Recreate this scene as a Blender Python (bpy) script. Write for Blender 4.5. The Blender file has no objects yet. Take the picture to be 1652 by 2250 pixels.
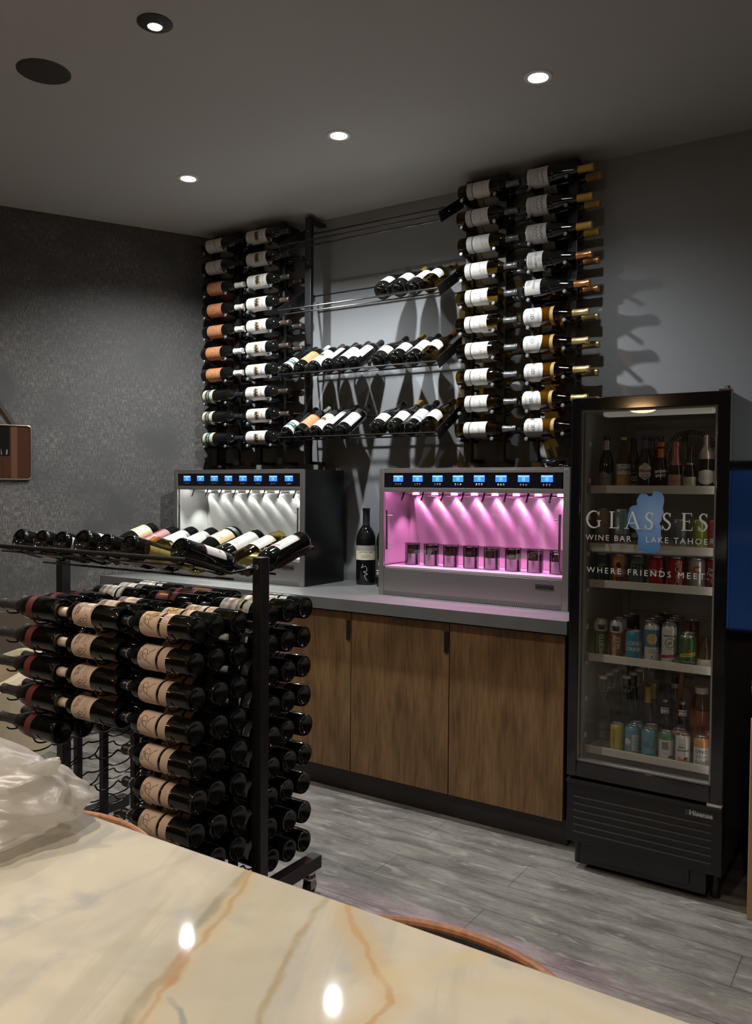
import bpy, bmesh, math, random
from mathutils import Matrix, Vector, noise
random.seed(7)
sc = bpy.context.scene
COL = sc.collection
PI = math.pi

# ------------------------------------------------------------------ helpers
def link(o):
    COL.objects.link(o)
    return o

def tag(o, label=None, cat=None, group=None, kind=None):
    if label: o['label'] = label
    if cat: o['category'] = cat
    if group: o['group'] = group
    if kind: o['kind'] = kind
    return o

def thing(name, label, cat, loc=(0, 0, 0), rotz=0.0, group=None):
    o = link(bpy.data.objects.new(name, None))
    o.empty_display_size = 0.05
    o.location = loc
    o.rotation_euler = (0, 0, rotz)
    return tag(o, label, cat, group)

def mesh_of(bm, mats, name='mesh', smooth=30.0):
    me = bpy.data.meshes.new(name)
    bmesh.ops.recalc_face_normals(bm, faces=bm.faces[:]) if getattr(bm, '_fixn', True) else None
    if smooth:
        lim = math.radians(smooth)
        fl_ = bm.faces.layers.int.get('flat')
        for f in bm.faces: f.smooth = not (fl_ and f[fl_])
        for e in bm.edges:
            e.smooth = not (len(e.link_faces) == 2 and e.calc_face_angle(0) > lim)
    bm.to_mesh(me)
    bm.free()
    for m in (mats if isinstance(mats, (list, tuple)) else [mats]): me.materials.append(m)
    return me

def part(name, bm, mats, parent=None, label=None, smooth=30.0):
    me = bm if isinstance(bm, bpy.types.Mesh) else mesh_of(bm, mats, name, smooth)
    o = link(bpy.data.objects.new(name, me))
    o.parent = parent
    if label: o['label'] = label
    return o

def BM():
    return bmesh.new()

def box(bm, x0, x1, y0, y1, z0, z1, mi=0, bev=0.0):
    vs = [bm.verts.new((x, y, z)) for z in (z0, z1) for y in (y0, y1) for x in (x0, x1)]
    fs = [bm.faces.new([vs[i] for i in q]) for q in
          ((0, 2, 3, 1), (4, 5, 7, 6), (0, 1, 5, 4), (2, 6, 7, 3), (0, 4, 6, 2), (1, 3, 7, 5))]
    for f in fs: f.material_index = mi
    if bev > 0:
        es = list({e for f in fs for e in f.edges})
        fl_ = bm.faces.layers.int.get('flat') or bm.faces.layers.int.new('flat')
        fs = [f for f in fs if f.is_valid]
        r = bmesh.ops.bevel(bm, geom=es, offset=bev, segments=2, affect='EDGES', profile=0.5)
        for f in r['faces']:
            f.material_index = mi
        for f in {f for v in r['verts'] for f in v.link_faces}:
            n = f.normal if f.normal.length else f.normal
            f.normal_update(); n = f.normal
            if max(abs(n.x), abs(n.y), abs(n.z)) > .9999: f[fl_] = 1
    return bm

def obox(bm, c, ax, ay, az, mi=0):
    """box from a centre and three half-axis vectors"""
    c, ax, ay, az = Vector(c), Vector(ax), Vector(ay), Vector(az)
    vs = [bm.verts.new(c + i * ax + j * ay + k * az) for k in (-1, 1) for j in (-1, 1) for i in (-1, 1)]
    for q in ((0, 2, 3, 1), (4, 5, 7, 6), (0, 1, 5, 4), (2, 6, 7, 3), (0, 4, 6, 2), (1, 3, 7, 5)):
        bm.faces.new([vs[i] for i in q]).material_index = mi
    return bm

def lathe(bm, prof, seg=32, mi=0, M=None, a0=0.0, a1=2 * PI):
    """profile of (radius, z)"""
    M = M or Matrix()
    closed = abs(a1 - a0 - 2 * PI) < 1e-6
    n = seg if closed else seg + 1
    rings = []
    for r, z in prof:
        if r < 1e-6:
            rings.append([bm.verts.new(M @ Vector((0, 0, z)))])
        else:
            rings.append([bm.verts.new(M @ Vector((r * math.cos(a0 + (a1 - a0) * i / seg), r * math.sin(a0 + (a1 - a0) * i / seg), z))) for i in range(n)])
    for A, B in zip(rings, rings[1:]):
        for i in range(seg):
            j = (i + 1) % n
            if len(A) == 1 and len(B) == 1: continue
            if len(A) == 1: f = bm.faces.new((A[0], B[j], B[i]))
            elif len(B) == 1: f = bm.faces.new((A[i], A[j], B[0]))
            else: f = bm.faces.new((A[i], A[j], B[j], B[i]))
            f.material_index = mi
    return bm

def cyl(bm, p0, p1, r, seg=12, mi=0, r1=None):
    p0, p1 = Vector(p0), Vector(p1)
    d = p1 - p0
    M = Matrix.Translation(p0) @ d.to_track_quat('Z', 'Y').to_matrix().to_4x4()
    r1 = r if r1 is None else r1
    return lathe(bm, [(0, 0), (r, 0), (r1, d.length), (0, d.length)], seg, mi, M)

def tube(bm, pts, r, seg=8, mi=0, closed=False):
    pts = [Vector(p) for p in pts]
    n = len(pts)
    rings = []
    up = None
    for i, p in enumerate(pts):
        a = pts[i - 1] if (i > 0 or closed) else p
        b = pts[(i + 1) % n] if (i < n - 1 or closed) else p
        t = (b - a).normalized()
        if up is None: up = t.orthogonal().normalized()
        up = (up - t * up.dot(t)).normalized()
        s = t.cross(up)
        rings.append([bm.verts.new(p + r * (math.cos(2 * PI * k / seg) * up + math.sin(2 * PI * k / seg) * s)) for k in range(seg)])
    m = n if closed else n - 1
    for i in range(m):
        A, B = rings[i], rings[(i + 1) % n]
        for k in range(seg):
            bm.faces.new((A[k], A[(k + 1) % seg], B[(k + 1) % seg], B[k])).material_index = mi
    if not closed:
        bm.faces.new(rings[0]).material_index = mi
        bm.faces.new(rings[-1]).material_index = mi
    return bm

def prism(bm, pts2, d0, d1, fn, mi=0):
    """extrude a 2D polygon; fn(u, v, d) -> xyz"""
    A = [bm.verts.new(fn(u, v, d0)) for u, v in pts2]
    B = [bm.verts.new(fn(u, v, d1)) for u, v in pts2]
    bm.faces.new(A).material_index = mi
    bm.faces.new(B[::-1]).material_index = mi
    n = len(A)
    for i in range(n):
        bm.faces.new((A[i], A[(i + 1) % n], B[(i + 1) % n], B[i])).material_index = mi
    return bm

# ------------------------------------------------------------------ materials
_M = {}
def newmat(name):
    m = bpy.data.materials.new(name)
    m.use_nodes = True
    nt = m.node_tree
    return m, nt, nt.nodes, nt.links, nt.nodes['Principled BSDF']

def mat(name, col=(.5, .5, .5), rough=.5, metal=0.0, coat=0.0, emit=None, es=1.0, var=0.0, vscale=30.0, bump=0.0, spec=.5, stretch=(1, 1, 1)):
    if name in _M: return _M[name]
    m, nt, N, L, b = newmat(name)
    b.inputs['Base Color'].default_value = (*col, 1)
    b.inputs['Roughness'].default_value = rough
    b.inputs['Metallic'].default_value = metal
    b.inputs['Coat Weight'].default_value = coat
    b.inputs['Coat Roughness'].default_value = .05
    b.inputs['Specular IOR Level'].default_value = spec
    if emit:
        b.inputs['Emission Color'].default_value = (*emit, 1)
        b.inputs['Emission Strength'].default_value = es
    tc = N.new('ShaderNodeTexCoord'); mp = N.new('ShaderNodeMapping'); nz = N.new('ShaderNodeTexNoise')
    mp.inputs['Scale'].default_value = stretch
    nz.inputs['Scale'].default_value = vscale
    nz.inputs['Detail'].default_value = 4
    L.new(tc.outputs['Object'], mp.inputs[0]); L.new(mp.outputs[0], nz.inputs['Vector'])
    v = var if var else 0.06
    hs = N.new('ShaderNodeMix'); hs.data_type = 'RGBA'
    hs.inputs[6].default_value = (*[c * (1 - v) for c in col], 1)
    hs.inputs[7].default_value = (*[min(1, c * (1 + v)) for c in col], 1)
    L.new(nz.outputs['Fac'], hs.inputs[0]); L.new(hs.outputs[2], b.inputs['Base Color'])
    if bump:
        bp = N.new('ShaderNodeBump'); bp.inputs['Strength'].default_value = bump
        bp.inputs['Distance'].default_value = .01
        L.new(nz.outputs['Fac'], bp.inputs['Height']); L.new(bp.outputs[0], b.inputs['Normal'])
    _M[name] = m
    return m

def glassmat(name, tint, rough=0.02, ior=1.45, refl=1.0):
    """thin tinted glass: straight-through tint plus Fresnel gloss"""
    if name in _M: return _M[name]
    m, nt, N, L, b = newmat(name)
    N.remove(b)
    out = N['Material Output']
    tr = N.new('ShaderNodeBsdfTransparent'); tr.inputs[0].default_value = (*tint, 1)
    gl = N.new('ShaderNodeBsdfGlossy'); gl.inputs['Roughness'].default_value = rough
    gl.inputs['Color'].default_value = (refl, refl, refl, 1)
    f0 = ((ior - 1) / (ior + 1)) ** 2
    lw = N.new('ShaderNodeLayerWeight'); lw.inputs[0].default_value = .5
    pw = N.new('ShaderNodeMath'); pw.operation = 'POWER'; pw.inputs[1].default_value = 5
    fr = N.new('ShaderNodeMapRange'); fr.inputs[3].default_value = f0; fr.inputs[4].default_value = 1.0
    L.new(lw.outputs['Facing'], pw.inputs[0]); L.new(pw.outputs[0], fr.inputs[0])
    mx = N.new('ShaderNodeMixShader')
    L.new(fr.outputs[0], mx.inputs[0]); L.new(tr.outputs[0], mx.inputs[1]); L.new(gl.outputs[0], mx.inputs[2])
    L.new(mx.outputs[0], out.inputs[0])
    _M[name] = m
    return m

def emis(name, col, s):
    return mat(name, col, .5, emit=col, es=s)

BLACK_METAL = mat('black_powder_coated_steel', (.012, .012, .013), .38, spec=.5, bump=.02, vscale=400)
BLACK_PLASTIC = mat('black_plastic', (.012, .012, .014), .3)
BLACK_GLOSS = mat('black_gloss_enamel', (.006, .007, .01), .09, coat=.5)
DARK_GLASS = mat('dark_wine_glass', (.004, .0045, .004), .035, coat=.3)
STEEL = mat('brushed_steel', (.40, .385, .375), .33, metal=.86, var=.12, vscale=60, stretch=(1, 1, 40))
STEEL_SHINY = mat('polished_steel', (.66, .66, .67), .13, metal=1.0)
ALU = mat('can_aluminium', (.62, .62, .62), .28, metal=1.0)
PAPER = mat('white_label_paper', (.60, .585, .55), .6)
CREAM = mat('cream_label_paper', (.66, .48, .36), .6)
PAPER_Y = mat('ivory_label_paper', (.62, .57, .39), .6)
INK = mat('black_ink', (.02, .02, .022), .5)
GREYINK = mat('grey_ink', (.28, .27, .25), .5)
TAN = mat('tan_ink', (.42, .29, .17), .5)
ORANGE = mat('orange_label_paper', (.48, .19, .085), .55)
LTORANGE = mat('pale_orange_ink', (.72, .40, .22), .5)
TEAL = mat('dark_teal_ink', (.03, .065, .075), .5)
GOLDLAB = mat('gold_label_paper', (.66, .52, .26), .42)
REDLAB = mat('wine_red_label_paper', (.22, .03, .035), .5)
WHITE = mat('white_print', (.78, .78, .77), .5)
CAP_BLACK = mat('black_capsule', (.016, .016, .018), .34)
CAP_DKGREY = mat('pewter_capsule', (.16, .16, .16), .3, metal=.6)
CAP_BROWN = mat('brown_capsule', (.07, .048, .04), .32, metal=.3)
CAP_WHITE = mat('white_capsule', (.74, .72, .65), .4)
CAP_YELLOW = mat('yellow_wax_capsule', (.55, .34, .055), .45)
CAP_COPPER = mat('copper_capsule', (.72, .33, .13), .28, metal=.8)
CAP_GOLD = mat('gold_capsule', (.62, .47, .21), .3, metal=.7)
CAP_CREAM = mat('cream_capsule', (.80, .62, .48), .45)
CAP_RED = mat('dark_red_capsule', (.20, .012, .02), .35)
WAX = mat('charcoal_wax', (.035, .032, .03), .45, bump=.3, vscale=90)
BAND = mat('dark_red_band', (.15, .028, .03), .5)
GOLD_GLASS = glassmat('golden_wine_glass', (.36, .27, .06))
OLIVE_GLASS = glassmat('olive_wine_glass', (.42, .30, .07))
YELLOW_GLASS = glassmat('straw_wine_glass', (.84, .76, .42))
CLEAR_GLASS = glassmat('clear_bottle_glass', (.86, .88, .86))
AMBER_GLASS = glassmat('amber_drink_glass', (.80, .60, .36))
GREEN_GLASS = glassmat('green_bottle_glass', (.12, .22, .07))
RED_GLASS = glassmat('red_drink_glass', (.50, .07, .03))
PANE = glassmat('cooler_door_glass', (.93, .93, .92), .01, 1.5)
PANE2 = glassmat('dispenser_glass', (.93, .93, .93), .01, 1.45)
CORK = mat('pale_stopper', (.72, .68, .62), .5)

# text as flat polygons ------------------------------------------------
_T = {}
def txt(s, size, sp=1.0, bold=0.0):
    k = (s, round(size, 5), sp, bold)
    if k in _T: return _T[k]
    cu = bpy.data.curves.new('t', 'FONT')
    cu.body = s; cu.size = size; cu.align_x = 'CENTER'; cu.align_y = 'CENTER'
    cu.space_character = sp; cu.offset = bold; cu.resolution_u = 2
    ob = bpy.data.objects.new('t', cu)
    COL.objects.link(ob)
    dg = bpy.context.evaluated_depsgraph_get()
    me = ob.evaluated_get(dg).to_mesh()
    vs = [(v.co.x, v.co.y) for v in me.vertices]
    fs = [tuple(p.vertices) for p in me.polygons]
    ob.evaluated_get(dg).to_mesh_clear()
    bpy.data.objects.remove(ob); bpy.data.curves.remove(cu)
    _T[k] = (vs, fs)
    return _T[k]

def stroke(pts, w):
    """polyline with a width per point -> verts, faces"""
    if not isinstance(w, (list, tuple)): w = [w] * len(pts)
    P = [Vector((p[0], p[1])) for p in pts]
    vs, fs = [], []
    for i, p in enumerate(P):
        a = P[max(0, i - 1)]; b = P[min(len(P) - 1, i + 1)]
        t = (b - a).normalized(); n = Vector((-t.y, t.x))
        vs += [tuple(p + n * w[i] / 2), tuple(p - n * w[i] / 2)]
    for i in range(len(P) - 1):
        fs.append((2 * i, 2 * i + 1, 2 * i + 3, 2 * i + 2))
    return vs, fs

def bez(ps, n=10):
    """smooth curve through points (Catmull-Rom)"""
    out = []
    P = [Vector(p) for p in ps]
    P = [P[0] * 2 - P[1]] + P + [P[-1] * 2 - P[-2]]
    for i in range(1, len(P) - 2):
        for k in range(n):
            t = k / n
            a, b, c, d = P[i - 1], P[i], P[i + 1], P[i + 2]
            out.append(0.5 * ((2 * b) + (c - a) * t + (2 * a - 5 * b + 4 * c - d) * t * t + (3 * b - a - 3 * c + d) * t ** 3))
    out.append(P[-2])
    return out

def put(bm, vf, fn, u0=0, v0=0, rot=0, mi=1, off=.0004, maxu=.005, sx=1.0):
    """lay flat polygons on a surface fn(u, v, off)"""
    vs, fs = vf
    c, s = math.cos(rot), math.sin(rot)
    tb = bmesh.new()
    V = [tb.verts.new((u0 + (x * sx) * c - y * s, v0 + (x * sx) * s + y * c, 0)) for x, y in vs]
    for f in fs:
        try: tb.faces.new([V[i] for i in f])
        except ValueError: pass
    if maxu and vs:
        us = [v.co.x for v in tb.verts]
        k = math.floor(min(us) / maxu) + 1
        while k * maxu < max(us):
            bmesh.ops.bisect_plane(tb, geom=tb.verts[:] + tb.edges[:] + tb.faces[:], plane_co=(k * maxu, 0, 0), plane_no=(1, 0, 0))
            k += 1
    mp = {v: bm.verts.new(fn(v.co.x, v.co.y, off)) for v in tb.verts}
    for f in tb.faces:
        try: bm.faces.new([mp[v] for v in f.verts]).material_index = mi
        except ValueError: pass
    tb.free()

def rectvf(w, h):
    return [(-w / 2, -h / 2), (w / 2, -h / 2), (w / 2, h / 2), (-w / 2, h / 2)], [(0, 1, 2, 3)]

def polyvf(pts):
    return [tuple(p) for p in pts], [tuple(range(len(pts)))]

def circvf(r, n=24, ri=0.0):
    o = [(r * math.cos(2 * PI * i / n), r * math.sin(2 * PI * i / n)) for i in range(n)]
    if not ri: return polyvf(o)
    vs = o + [(ri * math.cos(2 * PI * i / n), ri * math.sin(2 * PI * i / n)) for i in range(n)]
    return vs, [(i, (i + 1) % n, n + (i + 1) % n, n + i) for i in range(n)]

def cylmap(r):
    return lambda u, v, off: ((r + off) * math.cos(u / r), (r + off) * math.sin(u / r), v)

def conemap(rf):
    def f(u, v, off):
        r = rf(v) + off
        return (r * math.cos(u / r), r * math.sin(u / r), v)
    return f

def label_mesh(r, z0, z1, half, mats, marks=(), top=None, bot=None, off=.0006, n=28):
    """paper patch wrapped on a bottle of radius r, centred on local +X; marks lie on it.
    top / bot: functions of t in -1..1 giving a drop in metres"""
    bm = BM(); bm_fn = cylmap(r)
    cols = []
    for i in range(n + 1):
        t = -1 + 2 * i / n
        u = t * half
        a = z0 + (bot(t) if bot else 0); b = z1 - (top(t) if top else 0)
        cols.append([bm.verts.new(bm_fn(u, a + (b - a) * k / 2, off)) for k in range(3)])
    for A, B in zip(cols, cols[1:]):
        for k in range(2): bm.faces.new((A[k], B[k], B[k + 1], A[k + 1]))
    zc = (z0 + z1) / 2
    for m in marks:
        vf, u, v, rot, mi = m[:5]
        put(bm, vf, bm_fn, u, zc + v, rot, mi, off + .0005 + (.0003 if len(m) > 5 else 0))
    return mesh_of(bm, mats, 'label')

def lines_mark(w, ys, h=.0012, mi=1):
    return [(rectvf(w * random.uniform(.7, 1), h), 0, y, 0, mi) for y in ys]

def squiggle(w, h, n=9, th=.0012):
    random_pts = [(-w / 2 + w * i / (n - 1), h * .5 * (1 if i % 2 else -1) * random.uniform(.4, 1)) for i in range(n)]
    p = [(q.x, q.y) for q in bez(random_pts, 6)]
    return stroke(p, th)

# ------------------------------------------------------------------ bottle kinds
PROF = {
 'bordeaux': (.038, [(0, .022), (.014, .016), (.024, .006), (.030, .0006), (.0345, 0), (.0372, .0035), (.038, .012), (.038, .188), (.0368, .2), (.032, .213), (.0235, .226), (.0172, .236), (.0148, .248), (.0142, .282), (.0158, .284), (.0158, .292), (.0146, .294), (.0146, .298), (0, .298)]),
 'long_bordeaux': (.0385, [(0, .024), (.014, .018), (.025, .006), (.031, .0006), (.0355, 0), (.0378, .0035), (.0385, .012), (.0385, .226), (.0372, .238), (.032, .25), (.0235, .262), (.0175, .27), (.0150, .279), (.0145, .308), (.0160, .310), (.0160, .317), (.0148, .319), (.0148, .322), (0, .322)]),
 'burgundy': (.0425, [(0, .022), (.015, .016), (.027, .006), (.033, .0006), (.0385, 0), (.0416, .0035), (.0425, .012), (.0425, .112), (.0415, .13), (.0375, .152), (.031, .175), (.0235, .2), (.0180, .22), (.0152, .236), (.0146, .284), (.0162, .286), (.0162, .293), (.015, .295), (.015, .299), (0, .299)]),
 'wax': (.0425, [(0, .022), (.015, .016), (.027, .006), (.033, .0006), (.0385, 0), (.0416, .0035), (.0425, .012), (.0425, .150), (.0415, .168), (.0375, .19), (.031, .212), (.0235, .237), (.0180, .257), (.0165, .272), (.0155, .33), (.0175, .332), (.0175, .340), (0, .340)]),
 'magnum': (.052, [(0, .025), (.02, .018), (.034, .006), (.042, .0006), (.048, 0), (.0512, .004), (.052, .014), (.052, .232), (.050, .25), (.043, .272), (.031, .292), (.0215, .304), (.0182, .316), (.0178, .385), (.0195, .387), (.0195, .397), (0, .397)]),
 'beer': (.030, [(0, .004), (.022, .001), (.0275, 0), (.0295, .003), (.030, .008), (.030, .108), (.0285, .122), (.0225, .142), (.0165, .162), (.0142, .178), (.0130, .208), (.0138, .211), (.0138, .216), (.0128, .218), (0, .218)]),
 'mini': (.027, [(0, .01), (.02, .001), (.0245, 0), (.0265, .003), (.027, .008), (.027, .07), (.0255, .086), (.020, .106), (.0145, .126), (.0125, .144), (.0125, .17), (.0145, .172), (.0145, .184), (.0125, .19), (0, .19)]),
 'swing': (.041, [(0, .006), (.034, .001), (.0385, 0), (.041, .005), (.041, .15), (.0395, .172), (.034, .198), (.0265, .222), (.0195, .242), (.0165, .26), (.0160, .285), (.0172, .287), (.0172, .297), (.012, .299), (0, .299)]),
 'jug': (.040, [(0, .006), (.033, .001), (.038, 0), (.040, .004), (.040, .118), (.0385, .132), (.032, .148), (.023, .158), (.0195, .163), (.0190, .172), (0, .172)]),
 'growler': (.043, [(0, .006), (.036, .001), (.041, 0), (.043, .004), (.043, .168), (.041, .186), (.034, .204), (.0245, .218), (.021, .224), (.0205, .236), (0, .236)]),
}
def rad_at(prof, z):
    for (r0, z0), (r1, z1) in zip(prof[4:], prof[5:]):
        if z0 <= z <= z1 and z1 > z0: return r0 + (r1 - r0) * (z - z0) / (z1 - z0)
    return prof[-2][0]

KIND = {}
def glass_body(shape, m, seg=36):
    bm = BM(); lathe(bm, PROF[shape][1], seg)
    return mesh_of(bm, m, 'glass_body', 40)

def sleeve(shape, z0, m, off=.0008, z1=None, seg=28):
    """capsule that follows the neck from z0 to the top"""
    pr = PROF[shape][1]; top = pr[-1][1] if z1 is None else z1
    zs = sorted({z0, top} | {z for r, z in pr[5:] if z0 < z < top})
    pts = [(rad_at(pr, z0) + .0001, z0)] + [(rad_at(pr, z) + off, z) for z in zs]
    if z1 is None: pts += [(pr[-2][0] + off, top + off), (0, top + off)]
    else: pts += [(rad_at(pr, z1) + .0001, z1)]
    bm = BM(); lathe(bm, pts, seg)
    return mesh_of(bm, m, 'capsule', 40)

def define(kind, shape, glass, cap, capz, labels=(), extra=()):
    ps = [('glass_body', glass_body(shape, glass), None)]
    if cap: ps.append(('capsule', sleeve(shape, capz, cap), None))
    for nm, me in labels: ps.append((nm, me, None))
    for nm, me in extra: ps.append((nm, me, None))
    KIND[kind] = ps

def inst(kind, M, label, cat='wine bottle', group=None, name='wine_bottle'):
    o = link(bpy.data.objects.new(name, None))
    o.empty_display_size = .03
    o.matrix_world = M
    tag(o, label, cat, group)
    for nm, me, _ in KIND[kind]:
        c = link(bpy.data.objects.new(nm, me)); c.parent = o
    return o

def frame(pos, axis, front):
    z = Vector(axis).normalized(); x = Vector(front)
    x = (x - z * x.dot(z)).normalized(); y = z.cross(x)
    M = Matrix((x, y, z)).transposed().to_4x4()
    M.translation = Vector(pos)
    return M

rB, rL, rU, rC = .038, .0385, .0425, .044
def arch(d): return lambda t: d * t * t
def corner(d, k=.72): return lambda t: d * max(0, (abs(t) - k) / (1 - k))

# wall rack, left
define('script_red', 'bordeaux', DARK_GLASS, CAP_BLACK, .236, [('label', label_mesh(rB, .035, .155, .062, [PAPER, INK, GREYINK],
    [(squiggle(.075, .016, 11, .0022), 0, .012, .18, 1), (circvf(.0032, 10), .02, .045, 0, 1), (circvf(.0032, 10), .028, .050, 0, 1), (circvf(.0028, 10), .022, .053, 0, 1)] + lines_mark(.045, (-.02, -.03, -.038), .0016, 2)))])
define('orange_red', 'bordeaux', DARK_GLASS, CAP_WHITE, .238, [('label', label_mesh(rB, .045, .155, .056, [ORANGE, LTORANGE],
    [(rectvf(.108, .0016), 0, .052, 0, 1), (rectvf(.108, .0016), 0, -.052, 0, 1), (rectvf(.0016, .104), .053, 0, 0, 1), (rectvf(.0016, .104), -.053, 0, 0, 1),
     (squiggle(.05, .012, 9, .002), 0, .03, 0, 1), (stroke([(-.02, -.012), (-.008, .014), (0, .004), (.009, .016), (.02, -.012)], .0035), 0, .0, 0, 1), (squiggle(.06, .006, 12, .002), 0, -.018, 0, 1)] + lines_mark(.05, (-.03, -.038), .0016, 1)))])
define('cream_teal_red', 'bordeaux', DARK_GLASS, CAP_BLACK, .24, [('label', label_mesh(rB, .010, .088, .066, [PAPER_Y, TEAL, WHITE],
    [(polyvf([(-.064, -.012), (-.05, -.017), (-.03, -.013), (-.01, -.018), (.015, -.013), (.04, -.018), (.064, -.012), (.064, .013), (.05, .018), (.03, .014), (.01, .019), (-.02, .014), (-.045, .019), (-.064, .013)]), 0, -.002, 0, 1),
     (txt('MERCEDES', .013, 1.0, .0), 0, 0, 0, 2, 1)]))])
TOWER = [(-.022, 0), (-.022, .016), (-.017, .016), (-.017, .021), (-.010, .021), (-.010, .015), (-.004, .015), (-.004, .026), (.003, .026), (.003, .018), (.010, .018), (.010, .024), (.017, .024), (.017, .014), (.022, .014), (.022, 0)]
def tower_label(r, z0, z1, half):
    return label_mesh(r, z0, z1, half, [PAPER, TAN, INK, GREYINK],
        [(rectvf(.056, .036), 0, .008, 0, 1), (polyvf(TOWER), 0, -.006, 0, 2, 1), (txt("L'ESSOR", .0125, 1.15), 0, .043, 0, 2)] + [(rectvf(.05, .0014), 0, y, 0, 3) for y in (-.03, -.038, -.05)] +
        [(rectvf(.008, .006), x, -.006 + .004, 0, 1, 1) for x in (-.013, .0, .013)])
define('tower_red', 'bordeaux', DARK_GLASS, CAP_BROWN, .238, [('label', tower_label(rB, .015, .155, .064))])
# wall rack, right
define('stripe_white', 'bordeaux', GOLD_GLASS, CAP_DKGREY, .236, [
    ('label', label_mesh(rB, .079, .162, .060, [PAPER, GREYINK, GOLDLAB], [(squiggle(.05, .014, 9, .0014), 0, .006, .2, 1), (rectvf(.012, .010), .012, .026, 0, 2), (rectvf(.03, .0014), 0, -.024, 0, 1)], corner(.012), corner(.008))),
    ('lower_label', label_mesh(rB, .048, .0745, .060, [PAPER, GREYINK], [(rectvf(.1, .0012), 0, y, 0, 1) for y in (.008, .003, -.003, -.008)])),
    ('back_label', label_mesh(rB - .0022, .062, .14, -.05, [PAPER, GREYINK], []))])
define('tall_label_red', 'burgundy', DARK_GLASS, CAP_YELLOW, .232, [('label', label_mesh(rU, .010, .100, .075, [PAPER, INK, GREYINK],
    [(squiggle(.07, .012, 12, .002), 0, .028, .0, 1), (squiggle(.06, .011, 9, .0016), 0, .006, .05, 1), (squiggle(.03, .007, 6, .0014), 0, -.008, 0, 1)] + lines_mark(.05, (-.022, -.03), .0014, 2), lambda t: .006 * (1 - t * t) * -1))])
_ribs = BM()
for k in range(30):
    a = 2 * PI * k / 30
    cyl(_ribs, (.0422 * math.cos(a), .0422 * math.sin(a), .012), (.0422 * math.cos(a), .0422 * math.sin(a), .112), .0009, 5)
define('ribbed_red', 'burgundy', DARK_GLASS, CAP_COPPER, .232, [('label', label_mesh(rU + .0012, .016, .088, .062, [PAPER, INK, TAN],
    [(txt('LES NOIRIS', .014, 1.05), 0, .006, 0, 1), (circvf(.007, 16, .0045), 0, .024, 0, 2)] + lines_mark(.05, (-.012, -.019, -.026), .0014, 1)))], [('ribbing', mesh_of(_ribs, DARK_GLASS, 'ribbing'))])
define('round_white', 'burgundy', OLIVE_GLASS, CAP_GOLD, .228, [
    ('label', label_mesh(rU, .012, .102, .060, [PAPER, GREYINK, INK], [(txt('2D', .022), 0, -.002, .1, 2), (squiggle(.07, .012, 14, .0012), 0, .026, 0, 1), (squiggle(.06, .01, 12, .0012), 0, -.026, 0, 1), (squiggle(.03, .016, 7, .0012), -.032, 0, .6, 1)], arch(.026), arch(.006))),
    ('back_label', label_mesh(rU - .0024, .09, .150, -.085, [mat('golden_inner_paper', (.36, .23, .05), .6)], [])),  # golden band inside the glass paints the glow of backlit wine
    ])
# shelves
define('narrow_red', 'bordeaux', DARK_GLASS, CAP_BLACK, .238, [('label', label_mesh(rB, .028, .162, .030, [PAPER, GREYINK], [(txt('GAIA', .010, 1.2), 0, .012, 0, 1), (rectvf(.02, .0012), 0, -.02, 0, 1), (rectvf(.024, .0012), 0, -.03, 0, 1)]))])
define('estate_red', 'bordeaux', DARK_GLASS, CAP_BLACK, .238, [('label', label_mesh(rB, .040, .155, .050, [PAPER, GREYINK], [(txt('TERRALSOLE', .0095, 1.0), 0, .014, 0, 1), (txt('Brunello', .012), 0, .034, 0, 1)] + lines_mark(.04, (-.012, -.022, -.03), .0014, 1)))])
define('side_label_red', 'bordeaux', DARK_GLASS, CAP_BLACK, .238, [('label', label_mesh(rB, .045, .165, .034, [PAPER, GREYINK], [(rectvf(.03, .0012), 0, .02, 0, 1)])),
    ('back_label', label_mesh(rB, .02, .09, -.024, [PAPER, GREYINK], [(rectvf(.036, .0014), 0, y, 0, 1) for y in (.02, .012, .004, -.004, -.012)]))])
# back labels lie opposite the front one
def flip_label(me):
    me.transform(Matrix.Rotation(PI, 4, 'Z')); return me
define('brown_cap_red', 'burgundy', DARK_GLASS, CAP_BROWN, .228, [('label', label_mesh(rU + .0012, .035, .098, .042, [PAPER_Y, GREYINK], [(txt('NOIRS', .012, 1.1), 0, .0, 0, 1), (circvf(.006, 12, .004), 0, .018, 0, 1)]))], [('ribbing', KIND['ribbed_red'][3][1])])
define('yellow_cap_red', 'burgundy', DARK_GLASS, CAP_YELLOW, .246, [('label', label_mesh(rU, .040, .115, .044, [PAPER, GREYINK], [(txt('Flowers', .012), 0, .02, 0, 1)] + lines_mark(.03, (-.01, -.02), .0012, 1)))])
define('banded_red', 'bordeaux', DARK_GLASS, CAP_BLACK, .238, [('label', label_mesh(rB, .045, .15, .050, [PAPER, GREYINK, INK], [(squiggle(.05, .014, 8, .002), 0, .014, .05, 1), (rectvf(.1, .0045), 0, -.03, 0, 2)] + [(rectvf(.03, .001), 0, -.042, 0, 1)]))])
define('tan_cap_white', 'burgundy', OLIVE_GLASS, mat('tan_capsule', (.22, .15, .07), .4, metal=.3), .25, [('label', label_mesh(rU, .040, .112, .052, [PAPER, GREYINK, TAN], [(txt('2D', .018), 0, .004, .05, 1), (squiggle(.06, .012, 12, .0012), 0, -.02, 0, 2)], arch(.018)))])
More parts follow.
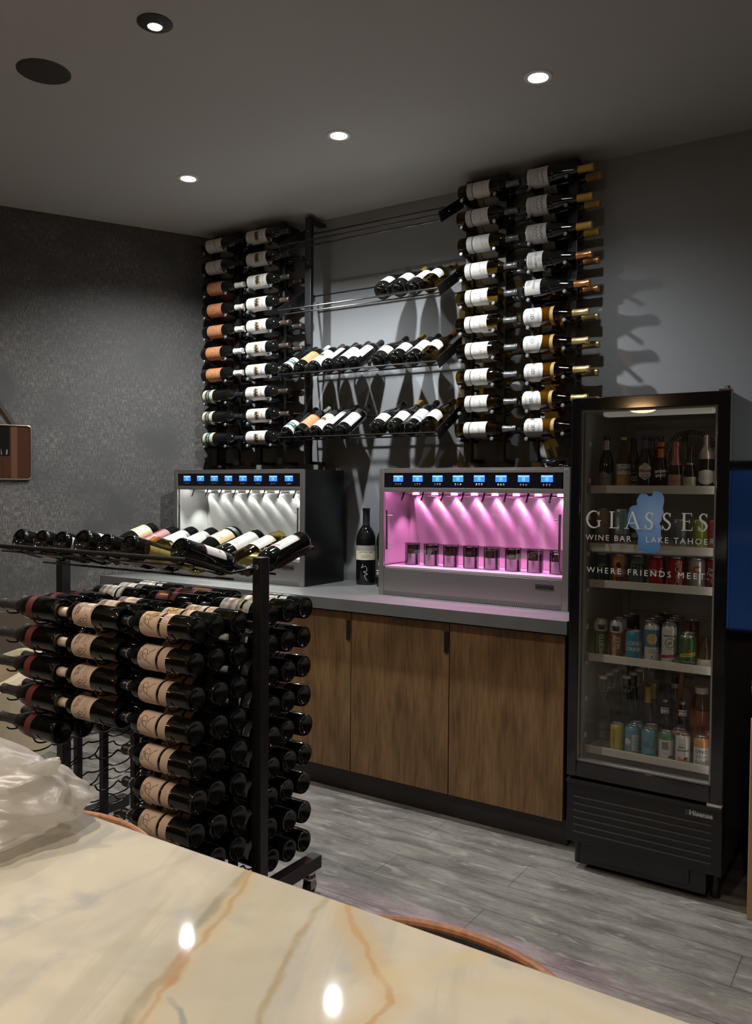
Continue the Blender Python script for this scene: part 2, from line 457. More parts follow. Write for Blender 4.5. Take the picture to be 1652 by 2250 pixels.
# floor rack
PR_PTS = [[(-.022, -.020), (-.012, .002), (-.004, .020), (.004, .022), (.008, .012), (0, .002), (-.010, .002)], [(-.004, .014), (.012, .024), (.022, .022), (.020, .008), (.006, .0), (.016, -.008), (.026, -.022)]]
prm = [(stroke([(q.x, q.y) for q in bez(p, 6)], .0016), 0, -.002, 0, 1) for p in PR_PTS]
define('pr_red', 'long_bordeaux', DARK_GLASS, CAP_BLACK, .262, [
    ('label', label_mesh(rL, .130, .208, .056, [CREAM, INK, GREYINK], prm + [(txt('DELILLE', .007, 1.1), 0, .033, 0, 1), (txt('CELLARS', .007, 1.1), 0, .026, 0, 1), (txt('2020', .0045), .022, -.02, 0, 2)] +
      [(rectvf(.104, .0007), 0, -.036, 0, 1), (rectvf(.0007, .066), .052, -.004, 0, 1), (rectvf(.0007, .066), -.052, -.004, 0, 1)], corner(.011), None)),
    ('lower_label', label_mesh(rL, .088, .120, .056, [CREAM, TAN], [(rectvf(.1, .0008), 0, y, 0, 1) for y in (.012, .006, .002, -.003, -.008, -.012)])),
    ('neck_print', label_mesh(.0159, .281, .290, .03, [CAP_BLACK, WHITE], [(txt('DELILLE CELLARS', .0075, 1.0), 0, 0, 0, 1)]))])
LION = [(stroke([(q.x, q.y) for q in bez(p, 5)], .0011), -.022, -.004, 0, 1) for p in
        ([(-.02, .018), (-.012, .026), (-.002, .024), (.002, .014), (.010, .004), (.006, -.004), (.012, -.016)], [(-.022, .012), (-.014, .018), (-.006, .016), (-.004, .006), (.002, -.002), (-.002, -.012), (.004, -.022)],
         [(-.026, .004), (-.018, .010), (-.012, .006), (-.010, -.004), (-.006, -.012), (-.010, -.022)], [(-.028, -.006), (-.02, -.002), (-.016, -.010), (-.018, -.02)], [(.004, -.022), (.014, -.026), (.022, -.02), (.018, -.012)])]
define('sketch_red', 'long_bordeaux', DARK_GLASS, CAP_CREAM, .268, [('label', label_mesh(rL, .118, .212, .056, [CREAM, INK, GREYINK], LION + [(circvf(.003, 12, .0016), -.024, .008, 0, 1), (txt('Savage', .013), .012, .03, 0, 1), (txt('Grace', .013), .016, .018, 0, 1)] + [(rectvf(.03, .001), .018, y, 0, 2) for y in (-.004, -.010, -.016, -.024)]))])
_bandm = BM(); lathe(_bandm, [(rU + .0001, .116), (rU + .001, .1165), (rU + .001, .1495), (rU + .0001, .150)], 36)
define('wax_red', 'wax', DARK_GLASS, WAX, .225, [('band', mesh_of(_bandm, BAND, 'band'))])
define('plain_red', 'long_bordeaux', DARK_GLASS, CAP_BLACK, .262, [('label', label_mesh(rL, .11, .2, .05, [PAPER, GREYINK, TAN], [(rectvf(.098, .014), 0, 0, 0, 2), (rectvf(.098, .004), 0, -.03, 0, 1), (txt('ESTATE', .010), 0, .028, 0, 1)])),
    ('lower_label', label_mesh(rL, .07, .1, .05, [PAPER, GREYINK], [(rectvf(.09, .0012), 0, y, 0, 1) for y in (.008, 0, -.008)]))])
define('red_stripe_red', 'long_bordeaux', DARK_GLASS, CAP_BLACK, .262, [('label', label_mesh(rL, .10, .2, .034, [mat('maroon_label_paper', (.12, .02, .03), .45), CAP_COPPER], [(rectvf(.012, .07), -.01, 0, 0, 1)]))])
_wb = BM(); lathe(_wb, [(.0159, .270), (.0166, .2705), (.0166, .284), (.0159, .2845)], 28)
define('red_cap_red', 'long_bordeaux', DARK_GLASS, CAP_RED, .262, [('neck_band', mesh_of(_wb, WHITE, 'neck_band'))])
# display tray
define('blank_red', 'bordeaux', DARK_GLASS, CAP_BLACK, .238, [('label', label_mesh(rB, .055, .15, .05, [PAPER, GREYINK], [(rectvf(.05, .0014), 0, .02, 0, 1), (rectvf(.06, .0014), 0, 0, 0, 1)]))])
define('fat_red', 'burgundy', DARK_GLASS, CAP_BLACK, .24, [('label', label_mesh(rU, .045, .12, .05, [PAPER, GREYINK], [(rectvf(.05, .0014), 0, .01, 0, 1)]))])
define('straw_white', 'bordeaux', YELLOW_GLASS, CAP_WHITE, .25, [('label', label_mesh(rB, .055, .15, .05, [PAPER, GREYINK], [(txt('Blanc', .014), 0, .015, 0, 1)]))])
define('ona_red', 'bordeaux', DARK_GLASS, CAP_BLACK, .238, [('label', label_mesh(rB, .075, .165, .046, [PAPER, INK, REDLAB], [(txt('ONX', .011, 1.2), -.02, -.026, 0, 1), (rectvf(.092, .004), 0, -.043, 0, 2), (txt('N', .016), .02, .02, 0, 1)]))])
define('gold_red', 'burgundy', DARK_GLASS, CAP_BLACK, .24, [('label', label_mesh(rU, .038, .105, .056, [GOLDLAB, TAN], [(squiggle(.06, .01, 9, .0014), 0, .008, 0, 1), (rectvf(.06, .0012), 0, -.014, 0, 1)]))])
define('maroon_red', 'bordeaux', DARK_GLASS, CAP_BLACK, .238, [('label', label_mesh(rB, .05, .16, .05, [REDLAB, GOLDLAB], [(txt('Robert', .013), 0, .01, 0, 1)]))])
define('crest_red', 'bordeaux', DARK_GLASS, CAP_BLACK, .238, [('label', label_mesh(rB, .05, .15, .055, [PAPER, INK, GOLDLAB, GREYINK], [(rectvf(.11, .014), 0, -.042, 0, 3), (txt('Cakebread', .011), 0, .026, 0, 3), (stroke([(-.01, 0), (-.004, .01), (0, .002), (.005, .012), (.01, 0)], .003), .004, -.016, 0, 2)]))])
define('crest_red_2', 'bordeaux', DARK_GLASS, CAP_BLACK, .238, [('label', label_mesh(rB, .05, .15, .055, [PAPER, INK, GOLDLAB, GREYINK], [(rectvf(.11, .016), 0, -.041, 0, 3), (txt('Monte', .015), 0, .02, 0, 3), (polyvf([(-.006, 0), (.006, 0), (0, .012)]), .01, -.012, 0, 2)]))])
define('seal_red', 'burgundy', DARK_GLASS, CAP_BLACK, .24, [('label', label_mesh(rU, .045, .125, .056, [GOLDLAB, INK, REDLAB, TAN], [(circvf(.016, 24), .012, -.018, 0, 2), (rectvf(.03, .006), .012, -.018, 0, 3, 1), (squiggle(.07, .012, 10, .0018), -.004, .016, 0, 1)])),
    ('lower_label', label_mesh(rU, .018, .034, .06, [INK, WHITE], [(txt('RESERVA', .007, 1.3), 0, 0, 0, 1)]))])
define('caico_red', 'bordeaux', DARK_GLASS, CAP_BLACK, .238, [('label', label_mesh(rB, .035, .155, .054, [PAPER, INK, REDLAB, GREYINK], [(txt('CaiCO', .022, 1.05), 0, .038, 0, 1), (polyvf([(-.007, .006), (.007, .006), (.007, -.002), (0, -.010), (-.007, -.002)]), .012, -.004, 0, 2), (txt('2014', .011, 1.5), 0, -.042, 0, 3)] + [(rectvf(.05, .0012), 0, y, 0, 3) for y in (.012, -.024)]))])
define('pinot_white', 'bordeaux', YELLOW_GLASS, CAP_WHITE, .25, [('label', label_mesh(rB, .06, .15, .046, [PAPER, GREYINK, GOLDLAB], [(rectvf(.092, .006), 0, -.042, 0, 2), (txt('Pinot', .013), .006, -.02, 0, 1), (txt('Grigio', .009), 0, .02, 0, 1)]))])
define('gear_red', 'bordeaux', DARK_GLASS, CAP_BLACK, .238, [('label', label_mesh(rB, .045, .155, .052, [PAPER, INK, REDLAB, GREYINK], [(rectvf(.104, .005), 0, -.052, 0, 2), (circvf(.013, 20, .011), 0, .002, 0, 1), (txt('CIEN', .016, 1.1), 0, .03, 0, 2), (txt('Y PICO', .010, 1.1), 0, -.025, 0, 2), (txt('PREMIUM', .008), 0, -.038, 0, 3), (circvf(.008, 12), -.03, .042, 0, 2), (circvf(.006, 12), -.02, .048, 0, 2)]))])
# counter
define('signed_magnum', 'magnum', DARK_GLASS, CAP_BLACK, .31, [('label', label_mesh(.052, .130, .198, .085, [PAPER_Y, INK, GREYINK], [(txt('LASTING SEM', .013, 1.05), 0, .006, 0, 1), (rectvf(.15, .026), 0, .028, 0, 2)] + [(rectvf(.05, .0016), 0, y, 0, 2) for y in (-.008, -.015, -.021)])),
    ('signature', label_mesh(.0521, .02, .118, .02, [DARK_GLASS, WHITE], [(stroke([(q.x, q.y) for q in bez([(-.012, .04), (-.02, .02), (0, .03), (.008, .005), (-.01, .0), (.012, -.012), (-.004, -.02), (.008, -.045)], 6)], .0015), 0, 0, 0, 1)]))])
define('dark_magnum', 'magnum', DARK_GLASS, CAP_BLACK, .31, [('label', label_mesh(.052, .05, .14, .06, [mat('charcoal_label', (.05, .05, .05), .5), WHITE], [(circvf(.016, 20, .011), -.0, .022, 0, 1), (rectvf(.07, .004), 0, -.012, 0, 1), (rectvf(.06, .003), 0, -.022, 0, 1), (rectvf(.07, .003), 0, -.03, 0, 1)]))])

# ------------------------------------------------------------------ surface materials
def wall_mat():
    m, nt, N, L, b = newmat('painted_dark_grey_wall')
    b.inputs['Roughness'].default_value = .55
    tc = N.new('ShaderNodeTexCoord'); nz = N.new('ShaderNodeTexNoise'); nz.inputs['Scale'].default_value = 3
    nz.inputs['Detail'].default_value = 6
    mx = N.new('ShaderNodeMix'); mx.data_type = 'RGBA'
    mx.inputs[6].default_value = (.225, .232, .238, 1); mx.inputs[7].default_value = (.255, .262, .268, 1)
    L.new(tc.outputs['Object'], nz.inputs['Vector']); L.new(nz.outputs['Fac'], mx.inputs[0]); L.new(mx.outputs[2], b.inputs['Base Color'])
    n2 = N.new('ShaderNodeTexNoise'); n2.inputs['Scale'].default_value = 180
    bp = N.new('ShaderNodeBump'); bp.inputs['Strength'].default_value = .06; bp.inputs['Distance'].default_value = .004
    L.new(tc.outputs['Object'], n2.inputs['Vector']); L.new(n2.outputs['Fac'], bp.inputs['Height']); L.new(bp.outputs[0], b.inputs['Normal'])
    return m

def ceil_mat():
    m, nt, N, L, b = newmat('painted_grey_ceiling')
    b.inputs['Roughness'].default_value = .7
    tc = N.new('ShaderNodeTexCoord'); nz = N.new('ShaderNodeTexNoise'); nz.inputs['Scale'].default_value = 2
    mx = N.new('ShaderNodeMix'); mx.data_type = 'RGBA'
    mx.inputs[6].default_value = (.50, .50, .49, 1); mx.inputs[7].default_value = (.55, .55, .54, 1)
    L.new(tc.outputs['Object'], nz.inputs['Vector']); L.new(nz.outputs['Fac'], mx.inputs[0]); L.new(mx.outputs[2], b.inputs['Base Color'])
    return m

def paper_mat():
    """woven grasscloth wallpaper with metallic flecks (u along the wall, v up)"""
    m, nt, N, L, b = newmat('flecked_linen_wallpaper')
    tc = N.new('ShaderNodeTexCoord')
    def nz(scale, st, det=3, w=0):
        mp = N.new('ShaderNodeMapping'); mp.inputs['Scale'].default_value = st; mp.inputs['Location'].default_value = (w, w, w)
        n = N.new('ShaderNodeTexNoise'); n.inputs['Scale'].default_value = scale; n.inputs['Detail'].default_value = det
        L.new(tc.outputs['Object'], mp.inputs[0]); L.new(mp.outputs[0], n.inputs['Vector'])
        return n.outputs['Fac']
    def ramp(f, a, c):
        r = N.new('ShaderNodeMapRange'); r.inputs[1].default_value = a; r.inputs[2].default_value = c
        L.new(f, r.inputs[0]); return r.outputs[0]
    def mth(op, a, c):
        q = N.new('ShaderNodeMath'); q.operation = op
        for i, v in ((0, a), (1, c)):
            if isinstance(v, (int, float)): q.inputs[i].default_value = v
            else: L.new(v, q.inputs[i])
        return q.outputs[0]
    vert = ramp(nz(60, (6, 6, .5), 2), .50, .62)
    horz = ramp(nz(60, (.35, .35, 7), 2, 3), .56, .66)
    cloud = ramp(nz(3.5, (1, 1, 1), 5, 5), .30, .62)
    grain = nz(500, (1, 1, 1), 1)
    fl = mth('MULTIPLY', mth('MAXIMUM', vert, horz), mth('MULTIPLY', cloud, ramp(grain, .40, .55)))
    mx = N.new('ShaderNodeMix'); mx.data_type = 'RGBA'
    mx.inputs[6].default_value = (.075, .072, .068, 1); mx.inputs[7].default_value = (.55, .50, .44, 1)
    L.new(fl, mx.inputs[0])
    m2 = N.new('ShaderNodeMix'); m2.data_type = 'RGBA'; m2.blend_type = 'MULTIPLY'; m2.inputs[0].default_value = .5
    L.new(mx.outputs[2], m2.inputs[6]); L.new(nz(25, (5, 5, 1), 4, 9), m2.inputs[7])
    L.new(m2.outputs[2], b.inputs['Base Color'])
    L.new(mth('MULTIPLY', fl, .8), b.inputs['Metallic'])
    rg = N.new('ShaderNodeMapRange'); rg.inputs[3].default_value = .5; rg.inputs[4].default_value = .24
    L.new(fl, rg.inputs[0]); L.new(rg.outputs[0], b.inputs['Roughness'])
    bp = N.new('ShaderNodeBump'); bp.inputs['Strength'].default_value = .5; bp.inputs['Distance'].default_value = .003
    L.new(mth('ADD', nz(120, (4, 4, 1), 3, 2), mth('ADD', fl, nz(150, (1, 1, 5), 3, 7))), bp.inputs['Height']); L.new(bp.outputs[0], b.inputs['Normal'])
    return m

def floor_mat():
    m, nt, N, L, b = newmat('grey_wood_plank_vinyl')
    tc = N.new('ShaderNodeTexCoord')
    mp = N.new('ShaderNodeMapping'); mp.inputs['Location'].default_value = (.29, .06, 0)
    br = N.new('ShaderNodeTexBrick'); br.offset = .37; br.inputs['Scale'].default_value = 1
    br.inputs['Brick Width'].default_value = 1.22; br.inputs['Row Height'].default_value = .19
    br.inputs['Mortar Size'].default_value = .0012; br.inputs['Mortar Smooth'].default_value = .1
    br.inputs['Color1'].default_value = (.95, .95, .95, 1); br.inputs['Color2'].default_value = (.84, .84, .84, 1); br.inputs['Mortar'].default_value = (.25, .25, .25, 1)
    L.new(tc.outputs['Object'], mp.inputs[0]); L.new(mp.outputs[0], br.inputs['Vector'])
    def nz(scale, st, det, w):
        q = N.new('ShaderNodeMapping'); q.inputs['Scale'].default_value = st; q.inputs['Location'].default_value = (w, w, 0)
        n = N.new('ShaderNodeTexNoise'); n.inputs['Scale'].default_value = scale; n.inputs['Detail'].default_value = det; n.inputs['Distortion'].default_value = .6
        L.new(tc.outputs['Object'], q.inputs[0]); L.new(q.outputs[0], n.inputs['Vector']); return n.outputs['Fac']
    a = nz(4.5, (.9, 3.4, 1), 14, 1); c = nz(11, (.8, 2.8, 1), 13, 4); g_ = nz(60, (.7, 3.0, 1), 8, 6); f = nz(24, (.8, 3.5, 1), 8, 8)
    rp = N.new('ShaderNodeValToRGB'); e = rp.color_ramp.elements
    e[0].position = .28; e[0].color = (.11, .10, .087, 1); e[1].position = .72; e[1].color = (.30, .278, .247, 1)
    el = e.new(.5); el.color = (.20, .183, .16, 1)
    ga = N.new('ShaderNodeMath'); ga.operation = 'MULTIPLY_ADD'; ga.inputs[1].default_value = .45; gs = N.new('ShaderNodeMath'); gs.operation = 'ADD'; gs.inputs[1].default_value = -.225
    L.new(a, gs.inputs[0]); L.new(g_, ga.inputs[0]); L.new(gs.outputs[0], ga.inputs[2])
    L.new(ga.outputs[0], rp.inputs[0])
    r2 = N.new('ShaderNodeMapRange'); r2.inputs[1].default_value = .58; r2.inputs[2].default_value = .68
    L.new(c, r2.inputs[0])
    mx = N.new('ShaderNodeMix'); mx.data_type = 'RGBA'; mx.inputs[7].default_value = (.42, .39, .35, 1)
    q = N.new('ShaderNodeMath'); q.operation = 'MULTIPLY'; q.inputs[1].default_value = .55
    L.new(r2.outputs[0], q.inputs[0]); L.new(q.outputs[0], mx.inputs[0]); L.new(rp.outputs[0], mx.inputs[6])
    ml = N.new('ShaderNodeMix'); ml.data_type = 'RGBA'; ml.blend_type = 'MULTIPLY'; ml.inputs[0].default_value = 1
    L.new(mx.outputs[2], ml.inputs[6]); L.new(br.outputs['Color'], ml.inputs[7]); L.new(ml.outputs[2], b.inputs['Base Color'])
    rr = N.new('ShaderNodeMapRange'); rr.inputs[3].default_value = .35; rr.inputs[4].default_value = .6
    L.new(f, rr.inputs[0]); L.new(rr.outputs[0], b.inputs['Roughness'])
    bp = N.new('ShaderNodeBump'); bp.inputs['Strength'].default_value = .25; bp.inputs['Distance'].default_value = .004
    L.new(f, bp.inputs['Height']); L.new(bp.outputs[0], b.inputs['Normal'])
    return m

def wood_mat(name, c0, c1, c2):
    m, nt, N, L, b = newmat(name)
    tc = N.new('ShaderNodeTexCoord')
    def nz(scale, st, det, dist=.5):
        q = N.new('ShaderNodeMapping'); q.inputs['Scale'].default_value = st
        n = N.new('ShaderNodeTexNoise'); n.inputs['Scale'].default_value = scale; n.inputs['Detail'].default_value = det; n.inputs['Distortion'].default_value = dist
        L.new(tc.outputs['Object'], q.inputs[0]); L.new(q.outputs[0], n.inputs['Vector']); return n.outputs['Fac']
    a = nz(6, (2.2, 2.2, .55), 10, .35); f = nz(26, (4, 4, .30), 8, .2)
    ad = N.new('ShaderNodeMix'); ad.data_type = 'FLOAT'; ad.inputs[0].default_value = .45
    L.new(a, ad.inputs[2]); L.new(f, ad.inputs[3])
    rp = N.new('ShaderNodeValToRGB'); e = rp.color_ramp.elements
    e[0].position = .33; e[0].color = (*c0, 1); e[1].position = .68; e[1].color = (*c2, 1)
    el = e.new(.5); el.color = (*c1, 1)
    L.new(ad.outputs[0], rp.inputs[0]); L.new(rp.outputs[0], b.inputs['Base Color'])
    b.inputs['Roughness'].default_value = .5
    bp = N.new('ShaderNodeBump'); bp.inputs['Strength'].default_value = .08; bp.inputs['Distance'].default_value = .003
    L.new(f, bp.inputs['Height']); L.new(bp.outputs[0], b.inputs['Normal'])
    return m

TABLE_Z = 1.026
def stone_mat():
    """polished cream quartzite with straight-running rust and olive veins"""
    m, nt, N, L, b = newmat('polished_cream_quartzite')
    tc = N.new('ShaderNodeTexCoord'); sp = N.new('ShaderNodeSeparateXYZ')
    L.new(tc.outputs['Object'], sp.inputs[0])
    def noise_(scale, det, st=(1, 1, 1), w=0, dist=0):
        q = N.new('ShaderNodeMapping'); q.inputs['Scale'].default_value = st; q.inputs['Location'].default_value = (w, w, 0)
        n = N.new('ShaderNodeTexNoise'); n.inputs['Scale'].default_value = scale; n.inputs['Detail'].default_value = det; n.inputs['Distortion'].default_value = dist
        L.new(tc.outputs['Object'], q.inputs[0]); L.new(q.outputs[0], n.inputs['Vector']); return n.outputs['Fac']
    def mth(op, a, c=None, d=None):
        q = N.new('ShaderNodeMath'); q.operation = op
        for i, v in enumerate((a, c, d)):
            if v is None: continue
            if isinstance(v, (int, float)): q.inputs[i].default_value = v
            else: L.new(v, q.inputs[i])
        return q.outputs[0]
    def mixc(fac, A, col):
        q = N.new('ShaderNodeMix'); q.data_type = 'RGBA'
        L.new(fac, q.inputs[0])
        if isinstance(A, tuple): q.inputs[6].default_value = (*A, 1)
        else: L.new(A, q.inputs[6])
        if isinstance(col, tuple): q.inputs[7].default_value = (*col, 1)
        else: L.new(col, q.inputs[7])
        return q.outputs[2]
    def rng(f, a, c, lo=0., hi=1.):
        q = N.new('ShaderNodeMapRange'); q.interpolation_type = 'SMOOTHSTEP'
        q.inputs[1].default_value = a; q.inputs[2].default_value = c; q.inputs[3].default_value = lo; q.inputs[4].default_value = hi
        L.new(f, q.inputs[0]); return q.outputs[0]
    wob = noise_(9, 5, w=2, dist=.4); wob2 = noise_(30, 4, w=6)
    cloud = noise_(7, 6, w=4, dist=.7)
    c = mixc(rng(cloud, .35, .65), (.50, .48, .43), (.66, .61, .50))
    c = mixc(rng(noise_(16, 6, w=11), .55, .72), c, (.46, .46, .43))
    rot = N.new('ShaderNodeMapping'); rot.inputs['Rotation'].default_value = (0, 0, math.radians(66))
    L.new(tc.outputs['Object'], rot.inputs[0])
    sm = N.new('ShaderNodeMapping'); sm.inputs['Scale'].default_value = (2.2, 26, 1); L.new(rot.outputs[0], sm.inputs[0])
    sn = N.new('ShaderNodeTexNoise'); sn.inputs['Scale'].default_value = 1.6; sn.inputs['Detail'].default_value = 8; sn.inputs['Distortion'].default_value = .5
    L.new(sm.outputs[0], sn.inputs['Vector'])
    c = mixc(rng(sn.outputs['Fac'], .54, .70, 0, .6), c, (.50, .465, .37))
    c = mixc(rng(sn.outputs['Fac'], .46, .30, 0, .5), c, (.66, .60, .47))
    ps = N.new('ShaderNodeVectorMath'); ps.operation = 'MULTIPLY_ADD'
    nc = N.new('ShaderNodeTexNoise'); nc.inputs['Scale'].default_value = 22; nc.inputs['Detail'].default_value = 6
    L.new(tc.outputs['Object'], nc.inputs['Vector'])
    ps.inputs[1].default_value = (.022, .022, 0); L.new(nc.outputs['Color'], ps.inputs[0])
    sh = N.new('ShaderNodeVectorMath'); sh.operation = 'ADD'; sh.inputs[1].default_value = (-.011, -.011, -TABLE_Z)
    L.new(tc.outputs['Object'], sh.inputs[0]); L.new(sh.outputs[0], ps.inputs[2])
    def vm(op, a, b_=None, out=0, scale=None):
        q = N.new('ShaderNodeVectorMath'); q.operation = op
        for k, v in ((0, a), (1, b_)):
            if v is None: continue
            if isinstance(v, tuple): q.inputs[k].default_value = v
            else: L.new(v, q.inputs[k])
        if scale is not None: L.new(scale, q.inputs['Scale'])
        return q.outputs[out]
    flat = vm('MULTIPLY', ps.outputs[0], (1, 1, 0))
    for pts, w, col, soft, st in STONE_VEINS:
        best = None
        for (ax, ay), (bx_, by_) in zip(pts, pts[1:]):
            pa = vm('SUBTRACT', flat, (ax, ay, 0)); ba = (bx_ - ax, by_ - ay, 0)
            h = mth('DIVIDE', vm('DOT_PRODUCT', pa, ba, 1), ba[0] ** 2 + ba[1] ** 2)
            cl = N.new('ShaderNodeClamp'); L.new(h, cl.inputs[0])
            d = vm('LENGTH', vm('SUBTRACT', pa, vm('SCALE', ba, None, 0, cl.outputs[0])), None, 1)
            best = d if best is None else mth('MINIMUM', best, d)
        f = rng(best, w, w + soft, st, 0)
        f = mth('MULTIPLY', f, rng(wob2, .25, .6, .45, 1))
        c = mixc(f, c, col)
    L.new(c, b.inputs['Base Color'])
    b.inputs['Roughness'].default_value = .03
    b.inputs['Specular IOR Level'].default_value = .3
    return m
# (polyline in table coordinates, half width, colour, softness, strength)
V1 = [(2.77, -3.03), (2.802, -3.117), (2.826, -3.182), (2.842, -3.205), (2.86, -3.26), (2.90, -3.36)]
V2 = [(2.775, -3.04), (2.816, -3.123), (2.834, -3.163), (2.857, -3.234), (2.873, -3.267), (2.895, -3.32), (2.96, -3.45)]
V3 = [(2.87, -3.04), (2.894, -3.105), (2.913, -3.161), (2.941, -3.221), (2.97, -3.29), (3.0, -3.40)]
V4 = [(2.885, -3.05), (2.905, -3.071), (2.925, -3.093), (2.95, -3.115), (2.974, -3.135), (3.001, -3.157), (3.018, -3.173), (3.021, -3.199), (3.0, -3.25), (3.02, -3.34)]
STONE_VEINS = [
 (V1, .004, (.46, .42, .31), .030, .6), ([(2.80, -3.05), (2.854, -3.15), (2.876, -3.201), (2.91, -3.28), (2.95, -3.4)], .012, (.55, .49, .36), .04, .55),
 ([(2.84, -3.05), (2.883, -3.148), (2.906, -3.197), (2.94, -3.254), (2.99, -3.35)], .006, (.52, .48, .37), .03, .55),
 (V1, .0015, (.27, .26, .20), .006, .65), (V2, .0006, (.42, .25, .12), .0035, .75), (V2, .002, (.62, .46, .26), .014, .4),
 ([(2.842, -3.205), (2.855, -3.235), (2.861, -3.245)], .003, (.45, .25, .15), .008, .6),
 (V3, .0006, (.40, .32, .18), .005, .7), (V4, .001, (.48, .22, .09), .0035, .85), (V4, .006, (.62, .47, .27), .018, .6),
 ([(3.001, -3.147), (3.021, -3.111), (3.044, -3.076)], .003, (.66, .57, .33), .016, .55), ([(3.0, -3.15), (3.10, -3.10), (3.3, -3.12)], .002, (.62, .55, .36), .012, .4),
 ([(2.88, -3.259), (2.896, -3.268), (2.93, -3.29)], .0008, (.28, .30, .32), .003, .7),
 ([(2.55, -3.25), (2.585, -3.209), (2.602, -3.138), (2.64, -3.05)], .0015, (.44, .43, .40), .010, .5),
 ([(2.70, -3.4), (2.708, -3.275), (2.711, -3.2), (2.718, -3.05)], .0008, (.48, .46, .42), .006, .45),
]
WALLM = wall_mat(); CEILM = ceil_mat(); PAPERM = paper_mat(); FLOORM = floor_mat()
DOORWOOD = wood_mat('mottled_brown_maple', (.095, .050, .019), (.19, .105, .042), (.285, .168, .075))
COUNTERM = mat('honed_grey_counter', (.125, .126, .122), .38, var=.2, vscale=8)
TOEM = mat('dark_toe_kick', (.035, .031, .03), .5)

# ------------------------------------------------------------------ the room
HC = 2.877
def wl(y): return -.17 + .53 * y           # left wall: x on the line for a given y
def struct(name, bm, m, smooth=0):
    o = part(name, bm, m, None, None, smooth); o['kind'] = 'structure'; return o
XR, YB = 5.6, -8.0
poly = [(wl(.1), .1), (wl(YB), YB), (XR, YB), (XR, .1)]
bm = BM(); prism(bm, poly, -.08, 0, lambda u, v, d: (u, v, d)); struct('floor', bm, FLOORM)
bm = BM(); prism(bm, poly, HC, HC + .08, lambda u, v, d: (u, v, d)); struct('ceiling', bm, CEILM)
# back wall with a window to the right of the cooler
WX0, WX1, WZ0, WZ1 = 2.822, 3.60, .78, 1.53
bm = BM()
box(bm, -.17, WX0, 0, .1, 0, HC); box(bm, WX1, XR, 0, .1, 0, HC); box(bm, WX0, WX1, 0, .1, 0, WZ0); box(bm, WX0, WX1, 0, .1, WZ1, HC)
struct('wall_back', bm, WALLM)
def wallseg(name, p, q, m, z0=0, z1=HC, th=.1, off=0.0):
    p, q = Vector((*p, 0)), Vector((*q, 0))
    t = (q - p).normalized(); n = Vector((t.y, -t.x, 0))      # outward side
    bm = BM(); c = (p + q) / 2 + n * (th / 2 + off)
    obox(bm, c + Vector((0, 0, (z0 + z1) / 2)), t * (q - p).length / 2, n * th / 2, Vector((0, 0, (z1 - z0) / 2)))
    return struct(name, bm, m)
wallseg('wall_left', (wl(YB), YB)[::1], (-.17, 0), PAPERM) if False else None
_t = Vector((.53, 1, 0)).normalized(); _n = Vector((-_t.y, _t.x, 0))
bm = BM(); _L = math.hypot(.53, 1) * 8.0
# the wall stands in its own frame so that its weave runs along it
obox(bm, (-_L / 2, .05, HC / 2), (_L / 2, 0, 0), (0, .05, 0), (0, 0, HC / 2))
wleft = struct('wall_left', bm, PAPERM)
WROT = math.atan2(_t.y, _t.x)
wleft.location = (-.17, 0, 0); wleft.rotation_euler = (0, 0, WROT)
bm = BM(); box(bm, XR, XR + .1, YB, .1, 0, HC); struct('wall_right', bm, WALLM)
bm = BM(); box(bm, wl(YB), XR, YB - .1, YB, 0, HC); struct('wall_front', bm, WALLM)
# low brown panelling on the left wall
WAINM = mat('brown_wall_panel', (.075, .053, .036), .6)
bm = BM(); box(bm, -8.4, -.80, -.018, 0, 0, .73, 0, .003)
w = struct('trim_1', bm, WAINM); w.location = (-.17, 0, 0); w.rotation_euler = (0, 0, WROT)
# window
bm = BM()
for a in ((WX0, WX0 + .012, WZ0, WZ1), (WX1 - .04, WX1, WZ0, WZ1), (WX0, WX1, WZ0, WZ0 + .04), (WX0, WX1, WZ1 - .04, WZ1)):
    box(bm, a[0], a[1], .02, .08, a[2], a[3])
w = struct('window_1', bm, BLACK_METAL)
bm = BM(); box(bm, WX0 + .012, WX1 - .04, .045, .051, WZ0 + .04, WZ1 - .04)
part('window_pane', bm, glassmat('window_glass', (.9, .92, .95), .01), w)

